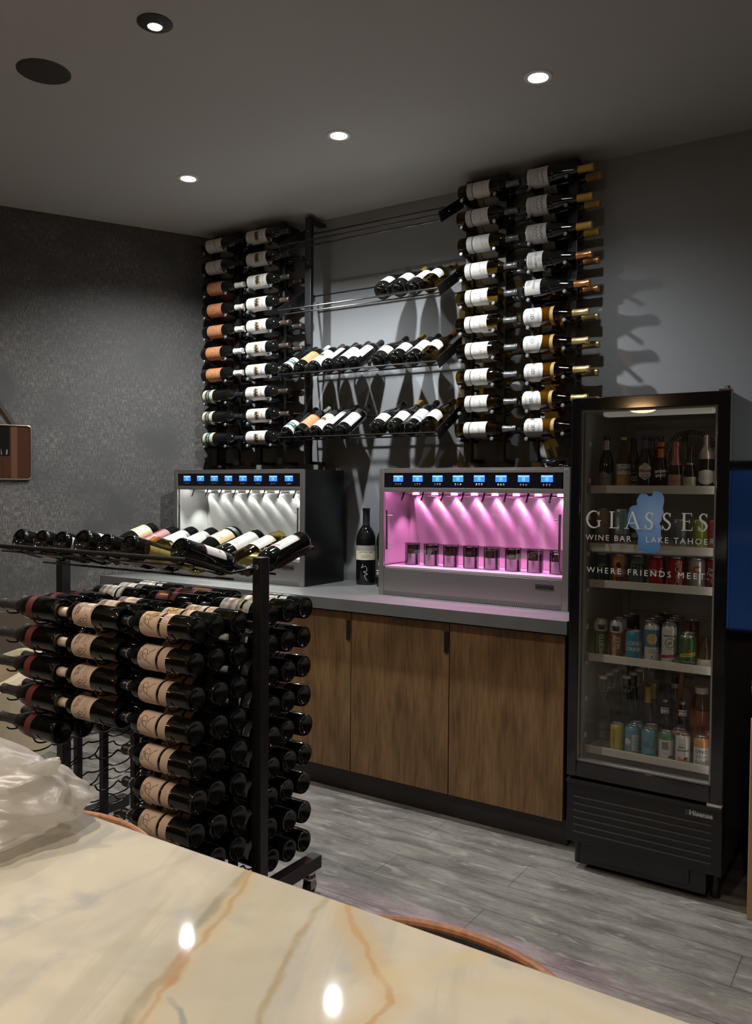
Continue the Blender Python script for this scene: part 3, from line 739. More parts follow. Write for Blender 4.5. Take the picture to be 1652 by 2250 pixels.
# ------------------------------------------------------------------ counter run
cab = None
CX1 = 2.2205
pts = [(wl(-.65) + .006, -.65), (CX1, -.65), (CX1, -.003), (wl(-.003) + .006, -.003)]
bm = BM(); prism(bm, pts, .848, .9, lambda u, v, d: (u, v, d))
tag(part('countertop', bm, COUNTERM, None, None, 0), 'long honed grey countertop carrying the two wine dispensers', 'countertop')
doors = [-.3106, .1934, .6934, 1.1974, 1.7013, 2.2068]
cabn = ['brown wood base cabinet at the left end, behind the bottle rack', 'brown wood base cabinet second from the left, behind the bottle rack', 'brown wood base cabinet just right of the floor bottle rack',
        'brown wood base cabinet below the two counter bottles, with black edge pull', 'brown wood base cabinet beside the drinks cooler']
for i in range(5):
    x0, x1 = doors[i], doors[i + 1]
    t = thing('base_cabinet', cabn[i], 'cabinet', ((x0 + x1) / 2, -.3, 0))
    h = (x1 - x0) / 2 - .0005
    mx = (x0 + x1) / 2
    def run(yf, za, zb):
        bm = BM(); yb = .29
        pl = [(-h, yf), (h, yf), (h, yb), (-h, yb)] if i else [(wl(yf - .3) + .012 - mx, yf), (h, yf), (h, yb), (wl(yb - .3) + .012 - mx, yb)]
        prism(bm, pl, za, zb, lambda u, v, d: (u, v, d)); return bm
    part('carcass', run(-.305, .112, .846), BLACK_PLASTIC, t, None, 0)
    part('toe_kick', run(-.27, 0, .111), TOEM, t, None, 0)
    bm = BM(); box(bm, (-h if i else wl(-.625) + .008 - mx) + .0015, h - .0015, -.325, -.306, .114, .8395, 0, .0015)
    d = part('door', bm, DOORWOOD, t)
    d.location = (0, 0, 0)
    if i != 4:
        bm = BM(); box(bm, h - .022, h - .003, -.331, -.3255, .715, .805)
        part('pull', bm, BLACK_METAL, d, 'black flat edge pull')

# ------------------------------------------------------------------ wine dispensers
def led_mat(name, c, s): return emis(name, c, s)
def dispenser(x0, label, ledcol, led_s, tint, wide_light):
    W, H, y0, D = .9356, .596, -.4018, .345
    t = thing('wine_dispenser', label, 'wine dispenser', (x0 + W / 2, y0 + D, .9005))
    # local: x -W/2..W/2, y -D (front) .. 0, z 0..H
    h = W / 2; f = -D
    bm = BM()
    box(bm, -h, -h + .014, f + .012, 0, 0, H); box(bm, h - .014, h, f + .012, 0, 0, H)
    box(bm, -h + .014, h - .014, f + .012, 0, H - .012, H); box(bm, -h + .014, h - .014, f + .03, 0, .0, .006)
    box(bm, -h + .014, h - .014, -.012, 0, .006, H - .012)
    part('housing', bm, mat('dark_steel_housing', (.05, .05, .05), .3, metal=.9), t)
    bm = BM()
    for a in ((-h, -h + .028, 0, H - .006), (h - .028, h, 0, H - .006)): box(bm, a[0], a[1], f, f + .0119, a[2], a[3], 0, .002)
    box(bm, -h, h, f, f + .0119, H - .006, H, 0, .001)
    box(bm, -h + .0285, h - .0285, f, f + .0119, H - .022, H - .0065, 0, .0015); box(bm, -h + .0285, h - .0285, f, f + .0119, .487, .5065, 0, .0015)
    part('front_frame', bm, STEEL, t)
    bm = BM(); box(bm, -h + .034, h - .034, f + .002, f + .011, .5075, H - .0225, 0, .0015)
    cp = part('control_panel', bm, mat('black_control_glass', (.006, .006, .009), .12, coat=.4), t)
    scr = mat('blue_lcd', (.01, .06, .3), .3, emit=(.03, .16, .75), es=1.6); scl = mat('light_lcd', (.2, .4, .9), .3, emit=(.25, .5, 1.0), es=1.6)
    for k in range(8):
        x = -h + .105 + k * (W - .205) / 7
        bm = BM(); box(bm, x - .026, x + .026, f + .0005, f + .0019, .534, .563)
        fn = lambda u, v, o: (x + u, f + .0004 - o, .5485 + v)
        put(bm, rectvf(.05, .0045), fn, 0, .0105, 0, 1, .0001, 0); put(bm, txt('BOTTLE', .0045), fn, 0, .0105, 0, 0, .0004, 0)
        for vf in (rectvf(.001, .014), rectvf(.001, .014)): pass
        for u, v, w_, h_ in ((-.0055, -.002, .001, .014), (.0055, -.002, .001, .014), (0, .005, .012, .001), (0, -.009, .012, .001)): put(bm, rectvf(w_, h_), fn, u, v, 0, 1, .0001, 0)
        put(bm, circvf(.0035, 10, .0024), fn, 0, -.002, 0, 1, .0001, 0)
        part('display', bm, [scr, scl], cp, None, 0)
        bm = BM()
        for q in (-.013, 0, .013):
            lathe(bm, [(0, 0), (.0045, 0), (.0045, .002), (.003, .0032), (0, .0032)], 12, 0, Matrix.Translation((x + q, f + .002, .522)) @ Matrix.Rotation(PI / 2, 4, 'X'))
        part('button_set', bm, STEEL_SHINY, cp)
    # cavity
    inner = mat('cavity_steel_' + tint, (.62, .60, .60), .36, metal=.55, var=.1, vscale=25, stretch=(8, 8, .4))
    splash = mat('splash_steel_' + tint, (.66, .64, .64), .34, metal=.92, var=.1, vscale=18, stretch=(6, 6, .6))
    _b = splash.node_tree.nodes['Principled BSDF']; _b.inputs['Anisotropic'].default_value = .92
    _c = splash.node_tree.nodes.new('ShaderNodeCombineXYZ'); _c.inputs[0].default_value = 1.0
    _b.inputs['Anisotropic Rotation'].default_value = .25
    splash.node_tree.links.new(_c.outputs[0], _b.inputs['Tangent'])
    bm = BM()
    box(bm, -h + .0145, h - .0145, f + .25, f + .262, .14, .486)
    prism(bm, [(f + .05, .486), (f + .09, .486), (f + .249, .47), (f + .249, .486)], -h + .015, h - .015, lambda u, v, d: (d, u, v))
    box(bm, -h + .0145, -h + .0165, f + .03, f + .249, .14, .486); box(bm, h - .0165, h - .0145, f + .03, f + .249, .14, .486)
    part('cavity_lining', bm, inner, t)
    bm = BM()
    fn = lambda u, v, d: (u, d - .10 * (v - .23) / .24 * .6, v)
    prism(bm, [(-h + .10, .235), (h - .03, .235), (h - .018, .25), (h - .018, .452), (h - .03, .465), (-h + .10, .465), (-h + .085, .452), (-h + .085, .25)], f + .235, f + .238, fn)
    part('splash_panel', bm, splash, t, None, 0)
    bm = BM(); box(bm, -h + .03, h - .03, f + .006, f + .245, .128, .139, 0, .001); part('drip_tray', bm, inner, t)
    bm = BM(); box(bm, -h + .0285, h - .0285, f + .001, f + .0118, .02, .126, 0, .0015); part('lower_panel', bm, STEEL, t)
    bm = BM(); box(bm, -h + .0285, h - .0285, f + .003, f + .0118, .002, .0195)
    for k in range(90):
        for r in (.0065, .0125):
            x = -h + .036 + k * (W - .072) / 89
            box(bm, x - .0022, x + .0022, f + .0024, f + .0029, r - .0015, r + .0015, 1)
    part('vent_strip', bm, [STEEL, BLACK_PLASTIC], t, None, 0)
    bm = BM(); box(bm, h - .145, h - .065, f - .0008, f + .0009, .083, .104, 0)
    fn = lambda u, v, o: (h - .105 + u, f - .0009 - o, .0935 + v)
    put(bm, txt('WINEEMOTION', .0085, 1.0), fn, -.004, 0, 0, 1, .0003, 0); put(bm, rectvf(.008, .008), fn, .032, -.004, 0, 1, .0003, 0)
    part('badge', bm, [INK, STEEL_SHINY], t, None, 0)
    lm = led_mat('led_' + tint, ledcol, led_s)
    for k in range(8):
        x = -h + .105 + k * (W - .205) / 7
        bm = BM()
        cyl(bm, (x, f + .06, .490), (x - .004, f + .045, .452), .0045, 10); cyl(bm, (x - .004, f + .045, .452), (x - .004, f + .045, .446), .006, 10)
        part('spout', bm, STEEL_SHINY, t)
        bm = BM(); box(bm, x - .012, x + .012, f + .155, f + .175, .4735, .4765)
        part('light_bar', bm, lm, t)
        bm = BM(); lathe(bm, [(0, 0), (.034, 0), (.036, .002), (.036, .052), (.0365, .053), (.0365, .055), (.036, .056), (.036, .098), (.038, .1), (.038, .104), (0, .104)], 28, 0, Matrix.Translation((x + .004, f + .13, .1395)))
        part('cup_stand', bm, mat('dark_chrome', (.22, .20, .22), .14, metal=1), t)
    bm = BM()
    for sx, x in ((1, -h + .042), (-1, h - .042)):
        cyl(bm, (x, f + .004, .215), (x, f + .004, .40), .0055, 12)
        for z in (.235, .375): cyl(bm, (x, f + .004, z), (x + sx * .026, f + .014, z), .004, 8)
    part('handle', bm, STEEL_SHINY, t)
    bm = BM(); box(bm, -h + .03, h - .03, f + .016, f + .020, .142, .484); part('glass_front', bm, PANE2, t)
    # the lamps inside the cabinet, and added spots throwing their colour outward
    for k in range(8):
        x = -h + .105 + k * (W - .205) / 7
        ld = bpy.data.lights.new('cabinet_lamp', 'SPOT'); ld.energy = wide_light; ld.color = ledcol; ld.spot_size = 1.5; ld.spot_blend = .6; ld.use_shadow = True; ld.shadow_soft_size = .008
        lo = link(bpy.data.objects.new('cabinet_lamp', ld)); lo.parent = t
        lo.location = (x, f + .162, .47); lo.rotation_euler = (math.radians(8), 0, 0)
        if k % 2 == 0:
            l2 = ld.copy(); l2.energy = wide_light * .9; l2.spot_size = 1.9; lo = link(bpy.data.objects.new('cabinet_lamp', l2)); lo.parent = t  # added outward spots stand in for light off the splash panel
            lo.location = (x + .06, f + .10, .468); lo.rotation_euler = (math.radians(-34), 0, 0)
    return t
dispenser(-.189, 'steel wine dispenser with white-lit bay, on the counter by the left corner', (.93, 1.0, .90), 40, 'white', 9.0)
dispenser(1.1973, 'steel wine dispenser with pink-lit bay, on the counter beside the drinks cooler', (1.0, .27, .70), 34, 'pink', 7.5)

# ------------------------------------------------------------------ small things on the counter
inst('signed_magnum', frame((.919, -.095, .9005), (0, 0, 1), (.5, -.85, 0)), 'tall black magnum with ivory label and white signature, on counter between the dispensers')
inst('dark_magnum', frame((1.055, -.11, .9005), (0, 0, 1), (.0, -1, 0)), 'black magnum with charcoal label, half hidden behind the pink-lit dispenser')
random.seed(5)
bm = BM()
for k in range(5):
    ps = []
    for j in range(26):
        a = j * .55 + k * 1.3
        ps.append((2.02 + .06 * math.cos(a) * (1 - .01 * j) + random.uniform(-.008, .008), -.27 + .045 * math.sin(a) + random.uniform(-.008, .008), 1.5015 + .004 * k + .012 * abs(math.sin(a * .7 + k)) + (.008 if j % 5 == 2 else 0)))
    tube(bm, bez(ps, 3), .0022, 6)
tag(part('cable_coil', bm, BLACK_PLASTIC, None), 'tangled black cable lying on top of the pink-lit dispenser', 'cable')

# ------------------------------------------------------------------ wall racks
ORD = ['top', 'second', 'third', 'fourth', 'fifth', 'sixth', 'seventh', 'eighth', 'ninth', 'bottom']
ROWZ = [2.789 - .1233 * k for k in range(10)]
FY, BY = -.180, -.066
CB = {1: -.165, 2: .170, 3: 1.495, 4: 1.832}           # base x of each column
def rack(name, label, cols, xshelf):
    t = thing(name, label, 'bottle rack', (sum(CB[c] for c in cols) / 2 + .15, 0, 0))
    ox = t.location.x
    for c in cols:
        for dx in (.030, .198):
            x = CB[c] + dx - ox
            bm = BM(); box(bm, x - .021, x + .021, -.135, -.1115, 1.53, 2.86, 0, .002)
            part('post', bm, BLACK_METAL, t)
            bm = BM(); box(bm, x - .021, x + .021, -.1113, -.001, 1.53, 1.545); part('bracket', bm, BLACK_METAL, t)
            bm = BM(); box(bm, x - .021, x + .021, -.1113, -.001, 2.835, 2.85); part('bracket', bm, BLACK_METAL, t)
        for k in range(10):
            # four pegs a row: two under the front bottle, two under the back one
            for dx in (.030, .198):
                x = CB[c] + dx - ox
                r = PROF['burgundy'][1] if c == 4 else PROF['bordeaux'][1]
                z = ROWZ[k] - (rad_at(r, min(dx, .18)) if dx < .1 else rad_at(r, dx)) - .0085
                bm = BM(); cyl(bm, (x, -.2215, z), (x, -.1355, z), .0075, 12)
                lathe(bm, [(.0085, 0), (.009, .002), (.007, .004), (0, .0045)], 12, 1, Matrix.Translation((x, -.2215, z)) @ Matrix.Rotation(PI / 2, 4, 'X'))
                pc = [BLACK_METAL, mat('pewter_peg_cap', (.25, .25, .26), .35, metal=.5)]
                part('peg', bm, pc, t)
                bm = BM(); cyl(bm, (x, -.111, z), (x, -.028, z), .0075, 12); part('peg', bm, pc, t)
    return t
rack('wall_bottle_rack', 'black peg rack on the back wall nearest the corner', (1, 2), .57)
rack('wall_bottle_rack', 'black peg rack on the back wall above the pink-lit dispenser', (3, 4), 1.45)
# the single post that carries the shelf brackets
t = thing('shelf_post', 'black vertical post carrying the left ends of the display shelves', 'shelf post', (.553, -.09, 0))
bm = BM(); box(bm, -.021, .021, -.045, -.0215, 1.53, 2.86, 0, .002)
for k in range(8): lathe(bm, [(.004, 0), (.003, .002), (0, .002)], 10, 1, Matrix.Translation((.0, -.045, 1.62 + .166 * k)) @ Matrix.Rotation(PI / 2, 4, 'X'))
part('post', bm, [BLACK_METAL, STEEL_SHINY], t)
bm = BM(); box(bm, -.021, .021, -.0213, .089, 1.53, 1.545); part('bracket', bm, BLACK_METAL, t)
bm = BM(); box(bm, -.021, .021, -.0213, .089, 2.835, 2.85); part('bracket', bm, BLACK_METAL, t)

WK = {1: ['script_red'] * 2 + ['orange_red'] * 5 + ['cream_teal_red'] * 3, 2: ['tower_red'] * 10, 3: ['stripe_white'] * 10, 4: ['tall_label_red'] * 3 + ['ribbed_red'] * 2 + ['round_white'] * 5}
WN = {'script_red': 'dark bottle with white script label', 'orange_red': 'dark bottle with orange label and white capsule', 'cream_teal_red': 'dark bottle with cream and teal label', 'tower_red': 'dark bottle with white tower label and brown capsule',
      'stripe_white': 'golden bottle with two-piece white label and pewter capsule', 'tall_label_red': 'dark bottle with tall white label and yellow capsule', 'ribbed_red': 'dark ribbed bottle with copper capsule', 'round_white': 'amber bottle with round white label and gold capsule'}
CN = {1: 'outer column of the corner wall rack', 2: 'inner column of the corner wall rack', 3: 'left column of the right wall rack', 4: 'right column of the right wall rack'}
WS = {'script_red': 'white script-label dark bottle', 'orange_red': 'orange-label dark bottle', 'cream_teal_red': 'cream-and-teal-label dark bottle', 'tower_red': 'white tower-label dark bottle', 'stripe_white': 'golden bottle with two-piece label',
      'tall_label_red': 'yellow-capsule dark bottle', 'ribbed_red': 'copper-capsule dark bottle', 'round_white': 'amber bottle with round label'}
CS = {1: 'corner wall rack outer column', 2: 'corner wall rack inner column', 3: 'right wall rack left column', 4: 'right wall rack right column'}
random.seed(11)
for c in (1, 2, 3, 4):
    for k in range(10):
        kd = WK[c][k]
        row = ORD[k] + ' row' if k < 9 else 'bottom row'
        for y, w_ in ((FY, 'front'), (BY, 'rear')):
            if w_ == 'rear' and ((c == 1 and k == 0) or (c == 2 and k == 0)): pass
            a = random.uniform(-.12, .12)
            if c == 4 and k == 4: a = .75
            if c == 4 and k == 6 and w_ == 'front': a = .4
            dx = random.uniform(-.006, .006)
            inst(kd, frame((CB[c] + dx, y, ROWZ[k]), (1, 0, 0), (0, -math.cos(a - .05), math.sin(a - .05))),
                 '%s, %s of two, %s, %s' % (WS[kd], w_, row, CS[c]), 'wine bottle', WN[kd] + 's in the ' + CN[c])

# ------------------------------------------------------------------ display shelves between the racks
SZ = [2.662, 2.327, 1.993, 1.664]
SNM = ['top', 'second', 'third', 'bottom']
CA, SA = math.cos(math.radians(30)), math.sin(math.radians(30))
for i, s in enumerate(SZ):
    t = thing('display_shelf', {0: 'empty top display shelf of three thin black rods', 1: 'second display shelf from the top, black rods holding four bottles', 2: 'third display shelf from the top, black rods holding ten bottles', 3: 'bottom display shelf, black rods holding nine bottles'}[i], 'display shelf', (.97, -.2, s))
    for x in (-.465, .492):
        bm = BM()
        # slanted plate from low front to high back
        A = [(-.130, .012), (-.104, -.030), (.115, .098), (.115, .15), (.09, .139)]
        prism(bm, A, x - .002, x + .002, lambda u, v, d: (d, u, v))
        lathe(bm, [(.004, 0), (.003, .002), (0, .002)], 8, 1, Matrix.Translation((x + (.002 if x > 0 else .002), -.03, .042)) @ Matrix.Rotation(PI / 2, 4, 'Y'))
        part('bracket', bm, [BLACK_METAL, STEEL_SHINY], t)
    for (y, z) in ((-.1265, .000), (-.0835, -.0122), (.0935, .1105)):
        bm = BM(); cyl(bm, (-.463, y, z), (.490, y, z), .004, 10); part('rod', bm, mat('satin_black_rod', (.10, .10, .10), .2, metal=.9), t)
S2 = [('brown_cap_red', 1.147), ('yellow_cap_red', 1.245), ('banded_red', 1.327), ('tan_cap_white', 1.409)]
S3 = [('cream_teal_red', .558), ('orange_red', .643), ('tower_red', .738), ('narrow_red', .8235), ('estate_red', .9028), ('side_label_red', .984), ('brown_cap_red', 1.1357), ('yellow_cap_red', 1.236), ('banded_red', 1.322), ('tan_cap_white', 1.4095)]
S4 = [('cream_teal_red', .560), ('orange_red', .6468), ('tower_red', .749), ('narrow_red', .833), ('estate_red', .912), ('brown_cap_red', 1.1257), ('yellow_cap_red', 1.226), ('banded_red', 1.315), ('tan_cap_white', 1.409)]
SN = {'brown_cap_red': 'dark ribbed bottle with brown capsule and ivory label', 'yellow_cap_red': 'dark bottle with yellow capsule and plain white label', 'banded_red': 'dark bottle with black-banded white label', 'tan_cap_white': 'olive-gold bottle with tan capsule and arched white label',
      'narrow_red': 'dark bottle with narrow white label', 'estate_red': 'dark bottle with wide printed white label', 'side_label_red': 'dark bottle turned to show its back label', 'cream_teal_red': 'dark bottle with cream and teal label', 'orange_red': 'dark bottle with orange label and white capsule', 'tower_red': 'dark bottle with white tower label'}
random.seed(3)
for i, row in ((1, S2), (2, S3), (3, S4)):
    for kd, x in row:
        a = random.uniform(-.1, .1) + (-.25 if kd in ('narrow_red',) else 0) + (.15 if kd == 'side_label_red' else 0)
        r = PROF['burgundy'][0] if KIND[kd][0][1].name.startswith('glass_body') and kd in ('brown_cap_red', 'yellow_cap_red', 'tan_cap_white') else .038
        lift = (r - .038)
        b = Vector((x, -.318 - lift * SA, SZ[i] + .0185 + lift * CA))
        inst(kd, frame(b, (0, CA, SA), (math.sin(a), -SA * math.cos(a), CA * math.cos(a))), '%s on the %s display shelf' % (SN[kd], SNM[i] if i else 'top'), 'wine bottle', 'bottles leaning on the display shelves')

# ------------------------------------------------------------------ floor rack
RK = thing('island_bottle_rack', 'black two-sided floor rack of wine bottles with a display tray on top', 'bottle rack', (1.1, -1.70, 0))
ox, oy = 1.1, -1.70
def lp(name, bm, m, lab=None): return part(name, bm, m, RK, lab)
ROWS = [.990 - .1016 * k for k in range(9)]
YS = {'f': [-1.956, -1.868, -1.780], 'b': [-1.620, -1.532, -1.444]}
BX = {'L': .956, 'M': 1.262, 'R': 1.580}
for x in (.605, 1.60):
    bm = BM(); box(bm, x - ox - .019, x - ox + .019, -.019, .019, .125, 1.183, 0, .002)
    lathe(bm, [(.009, 0), (.009, .004), (.006, .006), (0, .006)], 6, 1, Matrix.Translation((x - ox, -.019, 1.152)) @ Matrix.Rotation(PI / 2, 4, 'X'))
    lp('post', bm, [BLACK_METAL, STEEL_SHINY])
    bm = BM(); box(bm, x - ox - .022, x - ox + .022, -.30, .30, .080, .1245, 0, .002); lp('foot_bar', bm, BLACK_METAL)
    for y in (-.26, .26):
        bm = BM()
        cyl(bm, (x - ox, y, .0795), (x - ox, y, .062), .017, 16); lathe(bm, [(0, .066), (.02, .066), (.024, .058), (.024, .052), (0, .052)], 18, 0, Matrix.Translation((x - ox, y, 0)))
        c = lp('caster', bm, STEEL_SHINY)
        bm = BM(); cyl(bm, (x - ox - .011, y, .026), (x - ox + .011, y, .026), .0255, 20); part('wheel', bm, BLACK_PLASTIC, c)
        for q in (-.017, .013):
            bm = BM(); box(bm, x - ox + q, x - ox + q + .004, y - .014, y + .014, .018, .055); part('fork_plate', bm, STEEL, c)
bm = BM(); box(bm, .625 - ox, 1.578 - ox, -.015, .015, .088, .118); lp('base_beam', bm, BLACK_METAL)
bm = BM(); box(bm, .625 - ox, 1.58 - ox, -.012, .012, .955, .975); lp('top_beam', bm, BLACK_METAL)
for x in (.69, .84, 1.01, 1.16, 1.335, 1.485):
    bm = BM(); box(bm, x - ox - .012, x - ox + .012, -.012, .012, .1185, .9545, 0, .0015); lp('upright', bm, BLACK_METAL)
# wavy wires under each row of bottles
WIRE = mat('black_wire', (.015, .015, .015), .3, metal=.4)
for k, z in enumerate(ROWS):
    for cx, ds in ((BX['L'], (.116, .266)), (BX['M'], (.102, .252)), (BX['R'], (.095, .245))):
        for q, d in enumerate(ds):
            x = cx - d
            # whichever upright stands there carries the wire, just beside it
            rr = .0425 if cx == BX['L'] else .0385
            if q == 1: rr = rad_at(PROF['wax' if cx == BX['L'] else 'long_bordeaux'][1], d) + .0012
            pts = []
            for j in range(73):
                y = -2.00 + .60 * j / 72
                ds_ = min(abs(y - v) for v in YS['f'] + YS['b'])
                dip = math.sqrt(max(0.0, 1 - min(1, ds_ / .044) ** 2))
                pts.append((x - ox + .0145, y - oy, z - (.0085 if y > oy else .0145) - rr + .026 * (1 - dip) * (1 if q == 0 else .5)))
            bm = BM(); tube(bm, pts, .0028, 6); lp('cradle_wire', bm, WIRE)
# tray: outer and inner rails each side, end arms
for sgn, nm in ((-1, 'front'), (1, 'back')):
    y = lambda d: sgn * d
    bm = BM()
    prof = [(-.495, y(.018), 1.148)]
    P = [(.478, y(.0), 1.148), (.478, y(.115), 1.140), (.478, y(.30), 1.196), (-.478, y(.30), 1.196), (-.478, y(.115), 1.140), (-.478, y(.0), 1.148)]
    tube(bm, P, .0045, 8)
    box(bm, -.478, .478, min(y(.2985), y(.3015)), max(y(.2985), y(.3015)), 1.186, 1.199)
    tr = lp('tray_frame', bm, BLACK_METAL)
    for d, z in ((.265, 1.172), (.10, 1.1195)):
        bm = BM(); cyl(bm, (-.474, y(d), z), (.474, y(d), z), .004, 8); part('rail', bm, BLACK_METAL, tr)

RN = {'pr_red': 'cream monogram-label dark bottle', 'sketch_red': 'cream sketch-label dark bottle', 'wax_red': 'wax-dipped dark bottle', 'plain_red': 'dark bottle, base outward', 'red_stripe_red': 'maroon-label dark bottle', 'red_cap_red': 'red-capsule dark bottle'}
DEP = {'f': ['outermost', 'middle', 'inner'], 'b': ['inner', 'middle', 'outermost']}
RORD = ['top', 'second', 'third', 'fourth', 'fifth', 'sixth', 'seventh', 'eighth', 'bottom']
def rack_bottle(kd, col, side, j, k, up):
    y = YS[side][j]
    a = up
    dx = random.uniform(-.008, .008)
    inst(kd, frame((BX[col] + dx, y, ROWS[k] - (.0 if side == 'b' else .006)), (-1, 0, 0), (0, -math.cos(a), math.sin(a))),
         '%s, %s of three, %s row, %s column, floor rack %s face' % (RN[kd], DEP[side][j], RORD[k], {'L': 'left', 'M': 'middle', 'R': 'right'}[col], {'f': 'near', 'b': 'far'}[side]),
         'wine bottle', '%ss on the %s face of the floor rack' % (RN[kd].split(',')[0], {'f': 'near', 'b': 'far'}[side]))
random.seed(21)
for k in range(9):
    for j in range(3):
        up = (.30 if j == 0 else .75 if k == 0 else .55) + random.uniform(-.08, .08)
        rack_bottle('pr_red', 'R', 'f', j, k, up if k != 0 else up + .15)
        rack_bottle('plain_red', 'R', 'b', j, k, 1.3 + random.uniform(-.2, .2))
        if k < 4: rack_bottle('sketch_red', 'M', 'f', j, k, (.30 if j == 0 else .8) + random.uniform(-.08, .08))
        if k < 5: rack_bottle('wax_red', 'L', 'f', j, k, .5)
        if k < 3: rack_bottle('red_stripe_red', 'M', 'b', j, k, 1.25)
        if k < 2: rack_bottle('plain_red', 'L', 'b', j, k, 1.4)
        if k in (6, 7): rack_bottle('red_cap_red', 'M', 'b', j, k, 1.2)
# bottles lying on the tray
TF = [('blank_red', .735, 1.5), ('blank_red', .855, .9), ('side_label_red', .962, 1.6), ('fat_red', 1.072, .75), ('blank_red', 1.187, 2.2), ('blank_red', 1.299, 2.4), ('straw_white', 1.410, .9), ('ona_red', 1.522, .15)]
TB = [('gold_red', .800, 0), ('maroon_red', .922, .3), ('crest_red', 1.023, 0), ('crest_red_2', 1.130, 0), ('seal_red', 1.241, -.1), ('caico_red', 1.350, -.2), ('pinot_white', 1.452, -.2), ('gear_red', 1.552, -.5)]
TFN = ['leftmost dark bottle on the near side of the rack tray, base outward', 'second dark bottle from the left on the near side of the rack tray', 'third dark bottle from the left on the near side of the rack tray', 'dark fat bottle fourth from the left on the near side of the rack tray', 'fifth dark bottle from the left on the near side of the rack tray', 'dark bottle just left of the straw-coloured wine on the rack tray',
       'clear bottle of straw-coloured wine, base outward on the near side of rack tray', 'dark bottle with white label at the right end of the near tray side']
TBN = ['dark bottle with gold label on the far side of the rack tray', 'dark bottle with dark red label on the far side of the rack tray', 'dark bottle with grey-banded white label and gold crest on the rack tray', 'dark bottle with white label and small gold peak on the rack tray', 'dark bottle with gold label and red seal on the rack tray', 'dark bottle with large white label and red shield on the rack tray', 'clear bottle of pale wine with white and gold label on the rack tray', 'dark bottle with white and red gear label at the right end of the tray']
tilt = math.radians(16.5)
for row, sg, nms in ((TF, -1, TFN), (TB, 1, TBN)):
    for (kd, x, a), lab in zip(row, nms):
        r = PROF['burgundy'][0] if kd in ('fat_red', 'gold_red', 'seal_red') else .038
        ct, st = math.cos(tilt), math.sin(tilt)
        ax = Vector((0, -sg * ct, -st)); nrm = Vector((0, -sg * st, ct))
        foot = Vector((0, oy + sg * .285, 1.1775))                       # on the sheet below the base
        b = foot + nrm * (r + .0045) + Vector((x, 0, 0))
        f = nrm * math.cos(a) + Vector((1, 0, 0)) * math.sin(a)
        inst(kd, frame(b, ax, f), lab, 'wine bottle', 'bottles lying on the rack tray')

# ------------------------------------------------------------------ drinks cooler
FX0, FX1, FYF, FYB = 2.262, 2.806, -.745, -.16
FR = thing('drinks_cooler', 'black upright glass-door drinks cooler beside the counter', 'refrigerator', (2.534, -.45, 0))
fx, fy = 2.534, -.45
def fp(name, bm, m, par=None, lab=None, smooth=30): return part(name, bm, m, par or FR, lab, smooth)
def fb(bm, x0, x1, y0, y1, z0, z1, mi=0, bev=0): return box(bm, x0 - fx, x1 - fx, y0 - fy, y1 - fy, z0, z1, mi, bev)
bm = BM()
fb(bm, FX0, 2.284, -.70, FYB, .10, 1.735); fb(bm, 2.784, FX1, -.70, FYB, .10, 1.735)
fb(bm, 2.284, 2.784, -.70, FYB, 1.705, 1.735); fb(bm, 2.284, 2.784, -.18, FYB, .10, 1.705); fb(bm, 2.284, 2.784, -.70, -.18, .10, .36)
fp('cabinet', bm, mat('black_satin_enamel', (.006, .007, .01), .17, coat=.2))
LINER = mat('pale_grey_liner', (.52, .51, .48), .45)
bm = BM()
fb(bm, 2.285, 2.296, -.695, -.181, .361, 1.704); fb(bm, 2.772, 2.783, -.695, -.181, .361, 1.704); fb(bm, 2.296, 2.772, -.195, -.181, .361, 1.704)
fb(bm, 2.296, 2.772, -.695, -.195, 1.69, 1.704); fb(bm, 2.296, 2.772, -.695, -.195, .361, .372)
fb(bm, 2.345, 2.72, -.235, -.1955, .40, .66); fb(bm, 2.33, 2.74, -.215, -.1955, .9, 1.66, 0, .01)
fp('liner', bm, LINER)
bm = BM()
for i in range(9):
    for z in (.47 + .137 * i,): fb(bm, 2.2965, 2.304, -.66, -.64, z, z + .018, 0, .003)
fp('shelf_clip', bm, WHITE)
bm = BM(); fb(bm, 2.36, 2.74, -.69, -.64, 1.672, 1.6895, 0, .005); fp('lamp_cover', bm, mat('frosted_lamp_cover', (.6, .6, .56), .4, emit=(1, .93, .82), es=.12))
bm = BM()
for x in (2.7675,): fb(bm, x, x + .004, -.694, -.682, .42, 1.66)
fp('light_strip', bm, emis('soft_cooler_light', (1, .93, .82), 2.0))  # hidden glowing strip added to brighten the cooler interior
# fan grille on the back panel
bm = BM()
gx, gz, gr = 2.565, 1.535, .115
Mg = Matrix.Translation((gx - fx, -.2155 - fy, gz)) @ Matrix.Rotation(PI / 2, 4, 'X')
lathe(bm, [(0, 0), (gr, 0), (gr, .002), (0, .002)], 40, 1, Mg)
for r in (gr, gr * .78):
    tube(bm, [(gx - fx + r * math.cos(2 * PI * i / 40), -.223 - fy, gz + r * math.sin(2 * PI * i / 40)) for i in range(40)], .002, 6, 0, True)
for i in range(56):
    a = 2 * PI * i / 56
    cyl(bm, (gx - fx + .78 * gr * math.cos(a), -.223 - fy, gz + .78 * gr * math.sin(a)), (gx - fx + gr * math.cos(a), -.221 - fy, gz + gr * math.sin(a)), .0018, 5)
for i in range(-11, 12):
    x = i * .0078; hh = math.sqrt(max(0, (.78 * gr) ** 2 - x * x))
    cyl(bm, (gx - fx + x, -.223 - fy, gz - hh), (gx - fx + x, -.223 - fy, gz + hh), .0014, 5)
fp('fan_grille', bm, [mat('grey_grille', (.70, .68, .64), .4), BLACK_PLASTIC])
SHZ = [1.408, 1.194, 1.058, .781, .434]
